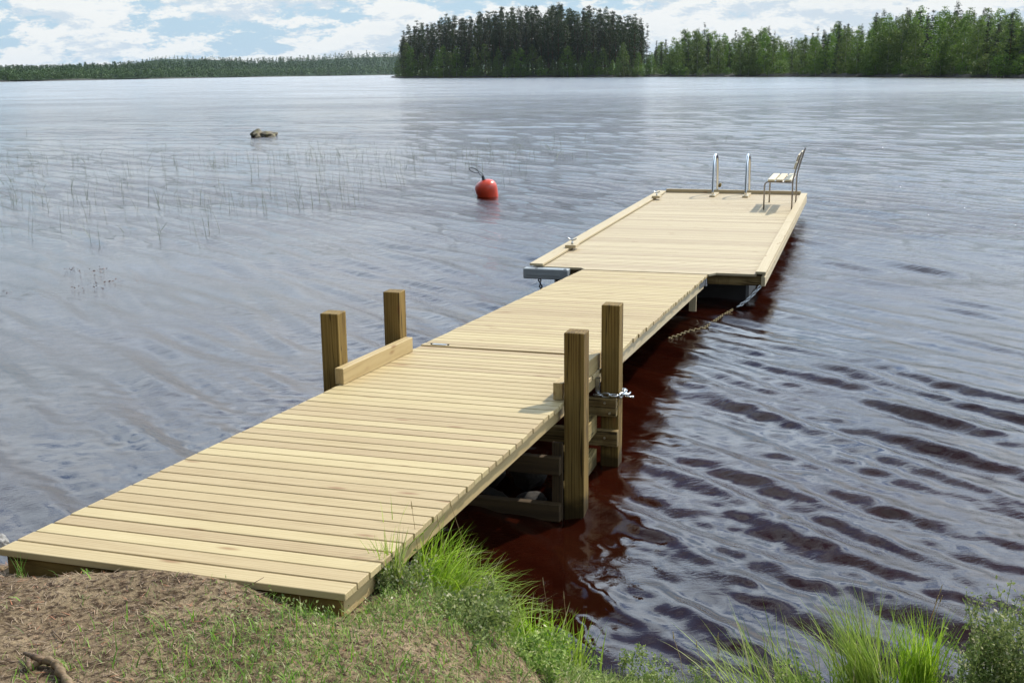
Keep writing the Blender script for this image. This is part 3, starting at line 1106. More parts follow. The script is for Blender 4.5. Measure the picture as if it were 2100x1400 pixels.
gstone('stone', 'pale rounded stone tucked in the tall grass beside the ramp corner', 836, 1222, 0.42, (.040, .05, .045), 21)
gstone('stone', 'larger grey flat stone under the right edge of the ramp corner', 792, 1262, 0.46, (.12, .12, .07), 22)
gstone('stone', 'grey stone at the left picture edge below the ramp corner', -8, 1215, 0.66, (.055, .05, .045), 23)
gstone('stone', 'reddish brown stone just behind the left corner of the ramp', 2, 1112, 0.60, (.035, .04, .035), 24)
gstone('stone', 'small pale stone chip on the bare soil in front of the ramp', 256, 1182, 0.752, (.016, .011, .007), 25)
gstone('stone', 'small grey pebble on the soil left of centre', 202, 1203, 0.745, (.018, .012, .007), 26)
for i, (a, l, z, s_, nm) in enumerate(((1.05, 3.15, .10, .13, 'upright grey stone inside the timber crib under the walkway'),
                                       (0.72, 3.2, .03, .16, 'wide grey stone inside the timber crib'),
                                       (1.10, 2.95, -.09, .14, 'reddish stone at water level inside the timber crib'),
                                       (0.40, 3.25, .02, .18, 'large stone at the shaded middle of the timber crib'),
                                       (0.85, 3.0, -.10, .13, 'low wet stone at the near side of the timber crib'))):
    stone('crib_stone', nm, rp(a, l, z), (s_, s_ * .9, s_ * .95), 40 + i, M['shaderock'], group='stones filling the timber crib')


# ------------------------------------------------------------------ blades
def blades(n, pos, h, wd, lean, curl, r, segs=4, az=None, az_spread=6.283, ls=0.5, tonef=None):
    """n curved tapering blades; pos(n) -> base points. returns V, F, tone"""
    P = pos
    hgt = h if np.ndim(h) else np.full(n, h)
    a = (r.uniform(0, 6.283, n) if az is None else az + r.normal(0, az_spread, n))
    ln = np.abs(lean + r.normal(0, ls, n) * lean)
    cu = np.abs(curl * (1 + r.normal(0, .5, n)))
    dirx, diry = np.cos(a), np.sin(a)
    sx, sy = -diry, dirx
    tw = r.uniform(-.8, .8, n)
    V = np.zeros((n, segs * 2 + 1, 3), np.float32)
    x = np.zeros(n); z = np.zeros(n)
    th = ln.copy()
    step = hgt / segs
    for s in range(segs + 1):
        t = s / segs
        wv = wd * (1 - t ** 1.6) * hgt / hgt.mean()
        wx = sx * np.cos(tw) + dirx * np.sin(tw)
        wy = sy * np.cos(tw) + diry * np.sin(tw)
        bx, by, bz = P[:, 0] + dirx * x, P[:, 1] + diry * x, P[:, 2] + z
        if s < segs:
            V[:, 2 * s] = np.stack([bx - wx * wv / 2, by - wy * wv / 2, bz], 1)
            V[:, 2 * s + 1] = np.stack([bx + wx * wv / 2, by + wy * wv / 2, bz], 1)
        else:
            V[:, 2 * s] = np.stack([bx, by, bz], 1)
        x = x + np.sin(th) * step
        z = z + np.cos(th) * step
        th = np.minimum(th + cu / segs, 2.6)
    nv = segs * 2 + 1
    base = np.arange(n)[:, None] * nv
    F = []
    for s in range(segs - 1):
        q = 2 * s
        F.append(base + np.array([q, q + 1, q + 3])); F.append(base + np.array([q, q + 3, q + 2]))
    q = 2 * (segs - 1)
    F.append(base + np.array([q, q + 1, q + 2]))
    F = np.concatenate(F)
    tone = r.uniform(0, 1, n) if tonef is None else tonef
    return V.reshape(-1, 3), F, np.repeat(tone, nv)


class Blob:
    def __init__(self): self.V, self.F, self.T, self.n = [], [], [], 0
    def add(self, V, F, T):
        self.V.append(V); self.F.append(F + self.n); self.T.append(T); self.n += len(V)
    def build(self, name, m, parent=None):
        return np_mesh(name, np.concatenate(self.V), np.concatenate(self.F), m, {'tone': np.concatenate(self.T)}, parent=parent)


def leaves(P, size, r, up=0.35, tone=None, lenr=2.2):
    """small pointed leaves (two triangles) scattered at P"""
    n = len(P)
    d = r.normal(size=(n, 3)); d[:, 2] += up; d /= np.linalg.norm(d, axis=1)[:, None]
    e = r.normal(size=(n, 3)); e -= (e * d).sum(1)[:, None] * d; e /= np.linalg.norm(e, axis=1)[:, None]
    s = (size * r.uniform(.6, 1.3, n))[:, None]
    V = np.stack([P, P + d * s * .5 * lenr * .5 + e * s * .28, P + d * s * lenr * .5, P + d * s * .5 * lenr * .5 - e * s * .28], 1).reshape(-1, 3)
    b_ = np.arange(n)[:, None] * 4
    F = np.concatenate([b_ + np.array([0, 1, 2]), b_ + np.array([0, 2, 3])])
    t = r.uniform(0, 1, n) if tone is None else tone
    return V, F, np.repeat(t, 4)


def scatter(n, x0, x1, y0, y1, r, keep):
    out = []
    tot = 0
    while tot < n:
        x = r.uniform(x0, x1, n * 2); y = r.uniform(y0, y1, n * 2)
        k = r.random(n * 2) < keep(x, y)
        p = np.stack([x[k], y[k]], 1)
        if len(p) == 0: continue
        out.append(p); tot += len(p)
    p = np.concatenate(out)[:n]
    return np.column_stack([p, ground_z(p[:, 0], p[:, 1]) - .002])


def on_land(x, y):
    rx = (x - X0) * math.cos(H1) - (y - Y0) * math.sin(H1)
    ry = (x - X0) * math.sin(H1) + (y - Y0) * math.cos(H1)
    return (shore_dist(x, y) > 0.01) & ~((rx > -0.02) & (rx < W1 + 0.01) & (ry > -0.02))


# bare trodden soil on the left, grass thickening towards the right and the front edge
def grassiness(x, y):
    g = 1 / (1 + np.exp(-(x + 0.62 + (3.75 - y) * 0.75) / 0.16))
    g = g * (0.55 + 0.45 * vnoise(x, y, 6, 9)) + 0.05 * (vnoise(x, y, 9, 4) > .25)
    return np.clip(g, 0, 1)


def build_turf():
    r = np.random.default_rng(21)
    P = scatter(46000, -2.6, 3.2, 2.55, 5.0, r, lambda x, y: on_land(x, y) * grassiness(x, y))
    B = Blob()
    h = r.uniform(.020, .062, len(P)) * (1 + .7 * (P[:, 0] > .1))
    B.add(*blades(len(P), P, h, .0030, .75, 1.2, r, 3))
    o = B.build('short_grass', M['herb'])
    tag(o, 'short grey green turf covering the bank', 'grass', None, 'stuff')
    P = scatter(12000, -2.6, 3.2, 2.55, 5.0, r, lambda x, y: on_land(x, y) * grassiness(x, y) * (vnoise(x, y, 5, 31) > -.1))
    B = Blob()
    B.add(*blades(len(P), P, r.uniform(.025, .07, len(P)), .0034, .4, 1.0, r, 3))
    o = B.build('grass', M['grass'])
    tag(o, 'fresh green grass blades mixed through the turf', 'grass', None, 'stuff')
    # low leafy ground cover
    P = scatter(26000, -1.0, 3.2, 2.55, 4.8, r, lambda x, y: on_land(x, y) * grassiness(x, y) * np.clip(.5 + vnoise(x, y, 4, 77), 0, 1))
    P[:, 2] += r.uniform(.004, .05, len(P))
    o = Blob(); o.add(*leaves(P, .012, r, .4)); o = o.build('ground_cover', M['herb'])
    tag(o, 'low grey green leafy ground cover on the bank', 'ground cover', None, 'stuff')
    # dry needles, straw and bits of bark lying on the soil
    P = scatter(15000, -2.8, 1.2, 2.5, 4.2, r, lambda x, y: on_land(x, y) * np.clip(.75 - .5 * grassiness(x, y), 0.12, 1))
    P[:, 2] += .004
    B = Blob()
    n = len(P)
    V, F, T = blades(n, P, r.uniform(.010, .045, n), .0022, 1.46, .14, r, 2, ls=.05)
    B.add(V, F, T)
    # bits of bark, dead leaves and crumbs of soil
    Q = scatter(3600, -2.8, 1.0, 2.5, 4.2, r, lambda x, y: on_land(x, y) * np.clip(.45 + vnoise(x, y, 7, 61) - .4 * grassiness(x, y), .05, 1))
    Q[:, 2] += .004
    V, F, T = leaves(Q.astype(np.float32), .009, r, .0, lenr=1.6)
    V.reshape(-1, 4, 3)[:, :, 2] = Q[:, None, 2] + (V.reshape(-1, 4, 3)[:, :, 2] - Q[:, None, 2]) * .45 + .002
    B.add(V, F, T * .8)
    o = B.build('dry_litter', M['straw'])
    tag(o, 'dry needles and straw lying on the soil', 'litter', None, 'stuff')


build_turf()


def sedge(label, u, v, z, n, h, spread, lean, az=None, azs=6.3, wd=.0048, seed=1, curl=1.0, heads=0, m='sedge', group=None):
    """one clump of long grass"""
    r = np.random.default_rng(seed)
    p = at(u, v, z)
    q = r.normal(0, spread, (n, 2))
    P = np.column_stack([q, np.zeros(n)])
    P[:, 2] = ground_z(P[:, 0] + p[0], P[:, 1] + p[1]) - ground_z(p[0], p[1]) - .01
    P[:, 2] = np.clip(P[:, 2], -.15, .15)
    root = thing('grass_clump', label, 'grass clump', (p[0], p[1], float(ground_z(p[0], p[1]))), 0, group)
    B = Blob()
    hh = h * r.uniform(.35, 1.0, n)
    B.add(*blades(n, P, hh, wd, lean, curl, r, 6, az, azs))
    B.build('blades', M[m], root)
    if heads:
        s = MB()
        for i in range(heads):
            a = r.uniform(0, 6.28); x, y = r.normal(0, spread, 2)
            hh_ = h * r.uniform(1.0, 1.25)
            dx, dy = r.normal(0, .12, 2) * hh_
            s.tube([(x, y, 0), (x + dx * .4, y + dy * .4, hh_ * .6), (x + dx, y + dy, hh_)], [.0012, .001, .0008], 5)
            s.tube([(x + dx, y + dy, hh_), (x + dx * 1.1, y + dy * 1.1, hh_ + .03)], [.0028, .0012], 5, tone=.45)
        s.build('seed_heads', M['straw'], root)
    return root


L_ = 'tall bright grass clump '
sedge(L_ + 'leaning against the right corner of the ramp', 805, 1275, .50, 70, .24, .022, .12, wd=.005, seed=2, curl=.5)
sedge(L_ + 'spilling over the water edge behind the pale stone', 905, 1292, .30, 560, .34, .075, .30, az=.3, azs=.9, seed=3, curl=1.2, heads=3)
sedge(L_ + 'in the middle of the bank edge, arching over the dark water', 985, 1330, .25, 480, .31, .07, .34, az=.2, azs=.9, seed=4, curl=1.3)
sedge(L_ + 'in deep shade under the ramp beam', 860, 1215, .25, 260, .20, .06, .25, seed=5, curl=1.0, m='grass')
sedge(L_ + 'with wide upright blades at the right end of the bank tuft', 1165, 1360, .12, 80, .30, .05, .16, az=.8, azs=1.0, seed=6, wd=.009, curl=.35, heads=2)
sedge(L_ + 'low and broad between the two tufts of the bank edge', 1085, 1345, .18, 300, .27, .07, .30, seed=7, curl=1.0)
sedge(L_ + 'sparse and slanting left at the lower edge right of centre', 1600, 1420, .10, 150, .44, .11, .55, az=2.4, azs=.5, seed=8, curl=.5)
sedge(L_ + 'leaning left, in front of the rippled water on the right', 1785, 1405, .14, 330, .50, .042, .26, az=2.2, azs=.8, seed=9, curl=.6)
sedge(L_ + 'dense and upright, right of the leaning clump', 1885, 1395, .14, 420, .40, .034, .11, seed=10, curl=.5, heads=3)
sedge('thin few stemmed grass tuft at the left corner of the ramp', 45, 1190, .70, 16, .12, .012, .25, seed=12, wd=.003, curl=.4, m='grass')
sedge('thin straw coloured grass tuft by the right end of the front board', 690, 1255, .70, 22, .12, .03, .3, seed=13, wd=.0022, curl=.5, m='grass')
sedge('small green grass tuft on the bare soil before the ramp', 175, 1180, .735, 26, .035, .012, .5, seed=14, wd=.003, curl=.6, m='grass')
sedge('small green grass tuft in the middle of the bare soil', 172, 1235, .735, 12, .045, .008, .4, seed=15, wd=.004, curl=.6, m='grass')
sedge('sparse grass tuft at the bottom edge beside the shore water', 1440, 1400, .08, 70, .19, .05, .3, seed=16, wd=.003, curl=.8, heads=4, m='grass')


def herb(label, u, v, z, h, spread, n_st, seed, leafs=.016, per=46, cat='plant'):
    r = np.random.default_rng(seed)
    p = at(u, v, z)
    root = thing('leafy_herb', label, cat, (p[0], p[1], float(ground_z(p[0], p[1]))), 0)
    Ls = []; T0, T1 = [], []
    for i in range(n_st):
        x, y = r.normal(0, spread, 2)
        hh = h * r.uniform(.45, 1.05)
        dx, dy = r.normal(0, .28, 2) * hh
        pts = np.array([(x, y, -.02), (x + dx * .35, y + dy * .35, hh * .5), (x + dx, y + dy, hh)])
        for a, b_ in ((0, 1), (1, 2)):
            T0.append(pts[a]); T1.append(pts[b_])
        t = r.uniform(.12, 1, per)
        q = np.where(t[:, None] < .5, pts[0] + (pts[1] - pts[0]) * (t[:, None] * 2), pts[1] + (pts[2] - pts[1]) * (t[:, None] * 2 - 1))
        Ls.append(q + r.normal(0, .011, (per, 3)))
    T0, T1 = np.array(T0), np.array(T1)
    B = Blob(); B.add(*leaves(np.concatenate(Ls).astype(np.float32), leafs, r, .25))
    n = len(T0)
    wv = np.array([.0014, 0, 0])
    V = np.stack([T0 - wv, T0 + wv, T1 + wv, T1 - wv], 1).reshape(-1, 3)
    k = np.arange(n)[:, None] * 4
    B.add(V, np.concatenate([k + np.array([0, 1, 2]), k + np.array([0, 2, 3])]), np.full(n * 4, .3))
    B.build('foliage', M['herb'], root)
    return root


herb('dense grey green vetch bush filling the lower right corner', 2085, 1385, .16, .40, .10, 90, 31, .017, 60)
herb('loose vetch stems left of the bush in the lower right corner', 2010, 1400, .14, .27, .07, 34, 32, .015)
herb('single leafy vetch sprig sticking out over the dark water', 1190, 1352, .10, .19, .014, 6, 33, .017, 34)
herb('dark leafy herb between the grass clump and the stone', 800, 1300, .45, .10, .05, 40, 34, .014, 60)
herb('low leafy herb at the foot of the arching grass', 960, 1380, .35, .09, .09, 60, 35, .014, 60)
herb('pale leafy herb at the bottom edge between the two grass tufts', 1090, 1398, .30, .07, .08, 50, 36, .014, 60)
herb('low green herb carpet at the bottom edge near the water', 1330, 1405, .12, .06, .12, 70, 37, .013, 50)
herb('scattered low herb at the lower right between grass clumps', 1700, 1425, .12, .09, .10, 60, 38, .013, 50)


def build_root():
    pts = [(60, 1372, .752), (85, 1352, .768), (112, 1356, .775), (120, 1372, .773), (140, 1398, .768), (165, 1450, .755)]
    w_ = [at(u, v, z) for u, v, z in pts]
    o_ = w_[0]
    root = thing('tree_root', 'gnarled brown tree root lying bare on the soil in the lower left corner', 'root', tuple(o_), 0)
    m = MB()
    P = [Vector(p - o_) for p in w_]
    for _ in range(2):
        Q = [P[0]]
        for a, b_ in zip(P[:-1], P[1:]): Q += [a.lerp(b_, .3), a.lerp(b_, .7)]
        Q.append(P[-1]); P = Q
    rr = [(.004 + .008 * min(1, i / 7)) * (1 + .22 * math.sin(i * 1.9) + .12 * math.sin(i * 4.1 + 1)) for i in range(len(P))]
    m.tube(P, rr, 10)
    m.build('root_stem', M['root'], root, smooth=True)
    m = MB()
    q = [at(u, v, z) - o_ for u, v, z in ((88, 1354, .772), (70, 1345, .775), (50, 1338, .765))]
    m.tube(q, [.012, .009, .005], 8)
    q = [at(u, v, z) - o_ for u, v, z in ((62, 1350, .768), (58, 1362, .77), (60, 1374, .762))]
    m.tube(q, [.005, .010, .006], 8)
    m.build('root_branch', M['root'], root, smooth=True)
    t = MB()
    q = [at(u, v, z) for u, v, z in ((108, 1292, .745), (120, 1305, .752), (133, 1317, .745))]
    t.tube(q, [.0022, .003, .0022], 6)
    tag(t.build('twig', M['root'], smooth=True), 'short dark twig lying on the soil left of the root', 'twig')
    t = MB()
    q = [at(u, v, z) for u, v, z in ((502, 1201, .762), (520, 1195, .775), (541, 1183, .79))]
    t.tube(q, [.0018, .0015, .001], 6)
    tag(t.build('twig', M['root'], smooth=True), 'thin dark twig poking up against the front board of the ramp', 'twig')
    c = stone('soil_lump', 'light brown lump of broken wood on the soil at the left edge', tuple(at(22, 1232, .735)), (.022, .018, .016), 55, M['root'], 'wood lump')
    a = c.data.attributes.new('tone', 'FLOAT', 'POINT')
    a.data.foreach_set('value', [.8] * len(c.data.vertices))


build_root()


# ------------------------------------------------------------------ reeds standing in the lake
def build_reeds():
    r = np.random.default_rng(5)
    P = []
    # denser belts far out, a few single stems nearer; patches of different density
    def add(n, u0, u1, v0, v1, k):
        c = 0
        while c < n:
            u, v = r.uniform(u0, u1), r.uniform(v0, v1)
            p = at(u, v, 0)
            if vnoise(np.array(p[0]), np.array(p[1]), k, 6) + r.uniform(-.5, .5) > 0.02:
                P.append((p[0], p[1], -.05)); c += 1
    add(900, 0, 1250, 283, 332, .5)
    add(150, 880, 1640, 285, 318, .5)
    add(430, 0, 1080, 325, 385, .8)
    add(220, 0, 760, 380, 440, 1.2)
    add(40, 0, 460, 430, 505, 1.5)
    P = np.array(P)
    n = len(P)
    B = Blob()
    B.add(*blades(n, P, r.uniform(.20, .58, n) * (.6 + .4 * (P[:, 1] < 35)), .0046, .16, .22, r, 3, az=3.1, az_spread=1.3))
    k = r.random(n) < .3
    Q = P[k]
    B.add(*blades(len(Q), Q + np.array([.0, 0, .12]), r.uniform(.2, .5, len(Q)), .010, 1.0, .5, r, 3))
    o = B.build('reeds', M['reed'])
    tag(o, 'thin scattered reed stems standing in the open water', 'reeds', None, 'stuff')
    # reddish floating leaves in small rafts
    pts = []
    for (u, v, su, sv, m_) in ((142, 551, 10, 1.5, 14), (190, 558, 13, 3, 26), (232, 578, 16, 2, 16), (180, 590, 16, 3, 14), (22, 599, 7, 2, 10),
                               (208, 552, 8, 3, 14)):
        for _ in range(m_):
            p = at(u + r.normal() * su, v + r.normal() * sv, 0.012); pts.append(p)
    V, F, T = leaves(np.array(pts, np.float32), .026, r, .15)
    V[:, 2] = np.clip(V[:, 2], .004, .035)
    B = Blob(); B.add(V, F, T)
    tag(B.build('floating_plants', M['pad']), 'reddish brown floating water plants in small rafts on the left', 'water plants', None, 'stuff')


build_reeds()


# ------------------------------------------------------------------ far shores
def profile_land(name, label, front, depth, height, back_extra=0.0):
    """a low shore: front polyline (x, y), rising inland; returns the mesh object"""
    Fp = np.array(front, float)
    n = len(Fp)
    rows = []
    for t, hgt in ((-0.01, -2.0), (0.0, -0.15), (0.006, 0.55), (0.05, 1.4), (0.3, 2.4), (1.0, height)):
        d = Fp / np.linalg.norm(Fp, axis=1)[:, None]
        q = Fp + d * t * depth
        sc = np.clip(np.arange(n) / 6.0, 0.12, 1) if hgt > 0 else 1.0
        rows.append(np.column_stack([q, np.full(n, hgt) * sc]))
    V = np.concatenate(rows)
    k = len(rows)
    i = np.arange(k - 1)[:, None] * n + np.arange(n - 1)[None, :]
    Fq = np.stack([i, i + 1, i + n + 1, i + n], -1).reshape(-1, 4)
    o = np_mesh(name, V, Fq, M['land'], smooth=False)
    return tag(o, label, None, None, 'structure')


def resample(pts, step):
    pts = np.array(pts, float)
    seg = np.linalg.norm(np.diff(pts, axis=0), axis=1)
    s = np.concatenate([[0], np.cumsum(seg)])
    t = np.arange(0, s[-1], step)
    return np.column_stack([np.interp(t, s, pts[:, 0]), np.interp(t, s, pts[:, 1])])


# shoreline distances read from the height of the waterline under the horizon
NEAR_SHORE = [(802, 720), (830, 690), (900, 655), (1000, 620), (1150, 590), (1330, 520), (1500, 460), (1700, 397), (1900, 340), (2100, 292),
              (2350, 250), (2700, 215)]
FAR_SHORE = [(-500, 620), (-200, 720), (0, 823), (200, 1050), (400, 1400), (600, 1900), (800, 2400), (1000, 2700), (1300, 2900), (2200, 3000)]


def dir_u(u):
    d = ray(u, 150)
    v = np.array([d[0], d[1]]); return v / np.linalg.norm(v)


def shore_r(tab, u):
    return float(np.interp(u, [a for a, _ in tab], [b_ for _, b_ in tab]))


def gpos(tab, u, back=0.0):
    return dir_u(u) * (shore_r(tab, u) + back)


r0 = np.random.default_rng(77)
fp = [gpos(NEAR_SHORE, u, 3 * math.sin(u * .05) + r0.uniform(-1.5, 1.5)) for u in np.arange(802, 2900, 7)]
profile_land('shore_land', 'grassy low shore of the wooded point and the right bank', fp, 260, 5)
fp = [gpos(FAR_SHORE, u, 10 * math.sin(u * .03)) for u in np.arange(-700, 2300, 20)]
profile_land('far_land', 'far shore across the lake', fp, 500, 12)


def wood_crown(r, n, prof, size, squash=.55, clump=14, droop=0.0, tone_up=True, gap=0.0):
    """crown of n leaf faces gathered in clumps inside a profile prof(t)->radius, t = height 0..1; returns V F T in unit height"""
    nc = max(6, n // clump)
    t = r.uniform(0, 1, nc)
    rad = np.array([prof(a) for a in t])
    keep = r.random(nc) < np.clip(rad / max(rad.max(), 1e-6) * 1.3, .12, 1)
    t, rad = t[keep], rad[keep]
    nc = len(t)
    a = r.uniform(0, 6.283, nc)
    rr = rad * np.sqrt(r.uniform(.12, 1.0, nc)) * r.uniform(.75, 1.12, nc)
    C = np.column_stack([np.cos(a) * rr, np.sin(a) * rr, t - droop * rr])
    per = clump
    P = np.repeat(C, per, 0) + r.normal(0, 1, (nc * per, 3)) * size * np.array([1.0, 1.0, squash])
    ct = np.repeat(r.uniform(0, 1, nc), per)
    tone = np.clip(.55 * ct + .45 * r.uniform(0, 1, nc * per), 0, 1)
    return P, tone


def tree_mesh(kind, seed, H):
    r = np.random.default_rng(seed)
    B = Blob()
    if kind == 'pine':
        c0 = r.uniform(.16, .30)
        def prof(t):
            q = max(0.0, (t - c0) / (1 - c0))
            return (.022 + .088 * math.sin(math.pi * min(1, q ** .72 * .93 + .05)) ** .8) * (1 - .50 * q) if t > c0 else .02
        P, T = wood_crown(r, 5200, prof, .014, .5, 22)
        sz = .019
    elif kind == 'spruce':
        P, T = wood_crown(r, 4600, lambda t: .150 * (1 - t) ** .85 * (.85 + .15 * math.sin(t * 55)) + .005, .012, .4, 18, droop=.35)
        sz = .019
    elif kind == 'birch':
        P, T = wood_crown(r, 6500, lambda t: .265 * math.sin(math.pi * (.16 + .84 * t) ** .95) ** .70 * (1 - .42 * t) + .008, .020, .8, 24, droop=.10)
        sz = .026
    else:  # bush
        P, T = wood_crown(r, 1600, lambda t: .40 * math.sin(math.pi * (.12 + .88 * t)) ** .6, .05, .8, 14)
        sz = .06
    P = P[P[:, 2] < 1.0]
    T = T[:len(P)]
    P = P * H
    V, F, TT = leaves(P.astype(np.float32), sz * H, r, .1 if kind != 'spruce' else -.1, tone=T, lenr=1.6)
    crown = np_mesh('crown', V, F, M[{'pine': 'pine', 'spruce': 'spruce', 'birch': 'birch', 'bush': 'birch'}[kind]], {'tone': TT})
    t = MB()
    tr = {'pine': .011, 'spruce': .009, 'birch': .0055, 'bush': .01}[kind] * H
    top = .93 if kind != 'bush' else .5
    bend = r.normal(0, .006, 2) * H
    axis = [(0, 0, -.6), (bend[0] * .4, bend[1] * .4, H * .3), (bend[0], bend[1], H * .6), (0, 0, H * top)]
    t.tube(axis, [tr, tr * .8, tr * .5, tr * .1], 7)
    for i in range(9 if kind != 'bush' else 4):     # limbs
        z = H * r.uniform(.35, .85) if kind != 'spruce' else H * r.uniform(.1, .8)
        a = r.uniform(0, 6.28); L = H * {'pine': .08, 'spruce': .07, 'birch': .12, 'bush': .25}[kind] * r.uniform(.6, 1.1)
        t.tube([(0, 0, z), (math.cos(a) * L, math.sin(a) * L, z + L * (.5 if kind != 'spruce' else -.2))], [tr * .3, tr * .1], 5)
    trunk = t.build('trunk', M['birchbark'] if kind in ('birch', 'bush') else M['bark'])
    return crown, trunk, H


KIND = {'pine': ('pine_tree', 'pine tree'), 'spruce': ('spruce_tree', 'spruce tree'), 'birch': ('birch_tree', 'birch tree'),
        'bush': ('shore_bush', 'bush')}
PROTO = {}
for kind, cnt, H in (('pine', 5, 30.0), ('spruce', 4, 22.0), ('birch', 5, 16.0), ('bush', 3, 5.0)):
    PROTO[kind] = []
    for k in range(cnt):
        c_, t_, H_ = tree_mesh(kind, 100 + k + len(kind) * 10, H)
        COL.objects.unlink(c_); COL.objects.unlink(t_)
        PROTO[kind].append((c_, t_, H_))


def plant_tree(kind, u, back, h, label, group, zb=1.0, wide=1.0, tab=NEAR_SHORE):
    c_, t_, H_ = random.choice(PROTO[kind])
    if kind == 'birch': wide *= 1.12
    p = gpos(tab, u, back)
    root = thing(KIND[kind][0], label, KIND[kind][1], (p[0], p[1], zb + min(back, 60) * .02), random.uniform(0, 6.28), group)
    s = h / H_
    root.scale = (s * wide, s * wide, s)
    for part in (c_, t_):
        q = part.copy()
        COL.objects.link(q)
        q.parent = root
    return root


def top_h(u, vtop, back):
    """height that brings a tree standing there to the photo's skyline"""
    d = shore_r(NEAR_SHORE, u) + back
    hz = 160 - 22 * u / 2100
    return (CAM_H + (hz - vtop) / CAM_F * d) * 0.955


# skyline of the point, then of the right bank, read off the photograph (x, top y)
POINT = [(818, 100), (832, 62), (850, 54), (870, 46), (900, 40), (925, 30), (950, 36), (985, 22), (1010, 26), (1030, 16), (1055, 22), (1080, 14), (1095, 12),
         (1112, 28), (1130, 12), (1160, 14), (1190, 20), (1215, 16), (1235, 20), (1260, 28), (1285, 38), (1300, 36), (1325, 56), (1336, 80)]
G1 = 'pines packed on the wooded point'
lab_pine = 'tall dark pine in the packed stand on the wooded point'
us = np.arange(826, 1318, 11.5)
for row, (bk, dv, jit) in enumerate(((12, 10, 9), (26, 3, 8), (42, 0, 6), (60, 8, 8))):
    for u in us + (row % 2) * 5.5:
        uu = float(u + random.uniform(-3.5, 3.5))
        vt = np.interp(uu, [a for a, _ in POINT], [b_ for _, b_ in POINT]) + dv + random.uniform(-3, jit + 6)
        kd = 'spruce' if (random.random() < .17 and row < 3) else 'pine'
        hgt = top_h(uu, vt, bk) * (random.uniform(.86, 1.0) if row == 0 else random.uniform(.95, 1.01))
        if kd == 'pine':
            plant_tree('pine', uu, bk + random.uniform(-5, 5), hgt, lab_pine, G1, wide=random.uniform(.85, 1.15))
        else:
            plant_tree('spruce', uu, bk + random.uniform(-5, 5), hgt * .9, 'dark narrow spruce among the pines on the wooded point',
                       'spruces among the pines on the point', wide=random.uniform(.8, 1.0))
plant_tree('spruce', 1326, 22, top_h(1326, 56, 22), 'pointed spruce standing alone at the right end of the pine stand', None)
plant_tree('pine', 1300, 8, top_h(1300, 36, 8), 'loose crowned pine nearest the right end of the pine stand', None)
plant_tree('pine', 829, 8, top_h(829, 68, 8), 'ragged leaning pine at the left tip of the wooded point', None)
# undergrowth and young birches along the point's shore
for u in np.arange(818, 1340, 15):
    uu = float(u + random.uniform(-5, 5))
    v_ = random.uniform(88, 128)
    plant_tree('birch', uu, 3 + random.uniform(0, 6), top_h(uu, v_, 3), 'young birch in the shade below the pines of the wooded point',
               'young birches below the pines', wide=random.uniform(.8, 1.1))
for u in np.arange(818, 1340, 17):
    uu = float(u + random.uniform(-5, 5))
    plant_tree('bush', uu, 1 + random.uniform(0, 3), random.uniform(2.5, 5.5), 'low bush at the waterline of the wooded point',
               'bushes along the shore of the point', wide=1.5, zb=.3)

RIGHT = [(1336, 95), (1360, 80), (1375, 92), (1400, 70), (1430, 60), (1455, 58), (1475, 72), (1495, 78), (1510, 66), (1530, 66), (1545, 82),
         (1558, 58), (1585, 72), (1600, 86), (1625, 84), (1650, 76), (1672, 68), (1690, 70), (1705, 58), (1718, 50), (1745, 60), (1760, 60), (1780, 70),
         (1792, 36), (1812, 40), (1830, 44), (1850, 36), (1880, 34), (1905, 34), (1930, 32), (1955, 28), (1980, 34), (2000, 34), (2020, 36), (2045, 40),
         (2068, 36), (2085, 50), (2110, 42), (2200, 30), (2400, 20)]
rx_, ry_ = [a for a, _ in RIGHT], [b_ for _, b_ in RIGHT]
lb = {'birch': 'leafy light green birch on the right bank', 'spruce': 'dark pointed spruce on the right bank',
      'pine': 'slim dark pine behind the birches on the right bank'}
gb = {'birch': 'birches along the right bank', 'spruce': 'spruces along the right bank', 'pine': 'pines behind the birches of the right bank'}
u = 1336.0
while u < 2330:
    d = shore_r(NEAR_SHORE, u)
    vt = float(np.interp(u, rx_, ry_)) + random.uniform(4, 22)
    kd = 'birch' if random.random() < .78 else 'spruce'
    bk = random.uniform(5, 14)
    plant_tree(kd, u, bk, top_h(u, vt, bk), lb[kd], gb[kd], wide=random.uniform(.85, 1.15) if kd == 'birch' else random.uniform(.8, 1.0))
    u += random.uniform(.55, .95) * (22 + (u - 1336) * .018)
for bk0, prob, off in ((18, .35, 16), (28, .45, 4), (40, .62, 0), (58, .7, 8), (72, .8, 14)):
    u = 1338.0 + bk0 * .2
    while u < 2360:
        vt = float(np.interp(u, rx_, ry_)) + random.uniform(-4, 12) + off
        kd = 'birch' if random.random() > prob else ('spruce' if random.random() < .7 else 'pine')
        h_ = top_h(u, vt, bk0)
        plant_tree(kd, u, bk0 + random.uniform(-4, 4), h_, lb[kd], gb[kd], wide=random.uniform(.7, .95) if kd != 'birch' else 1.0)
        u += random.uniform(.6, 1.1) * (22 + (u - 1336) * .015)
for (u, vt, bk) in ((1718, 48, 9), (1792, 34, 30), (1853, 34, 26), (1880, 30, 24), (2068, 36, 6), (2098, 40, 5), (1673, 66, 20)):
    plant_tree('spruce', u, bk, top_h(u, vt, bk), lb['spruce'], gb['spruce'])
u = 1345.0
while u < 2350:
    plant_tree('bush', u, 2 + random.uniform(0, 4), random.uniform(2.2, 5.5), 'low green bush at the waterline of the right bank',
               'bushes along the right bank', wide=1.6, zb=.4)
    u += random.uniform(14, 30)


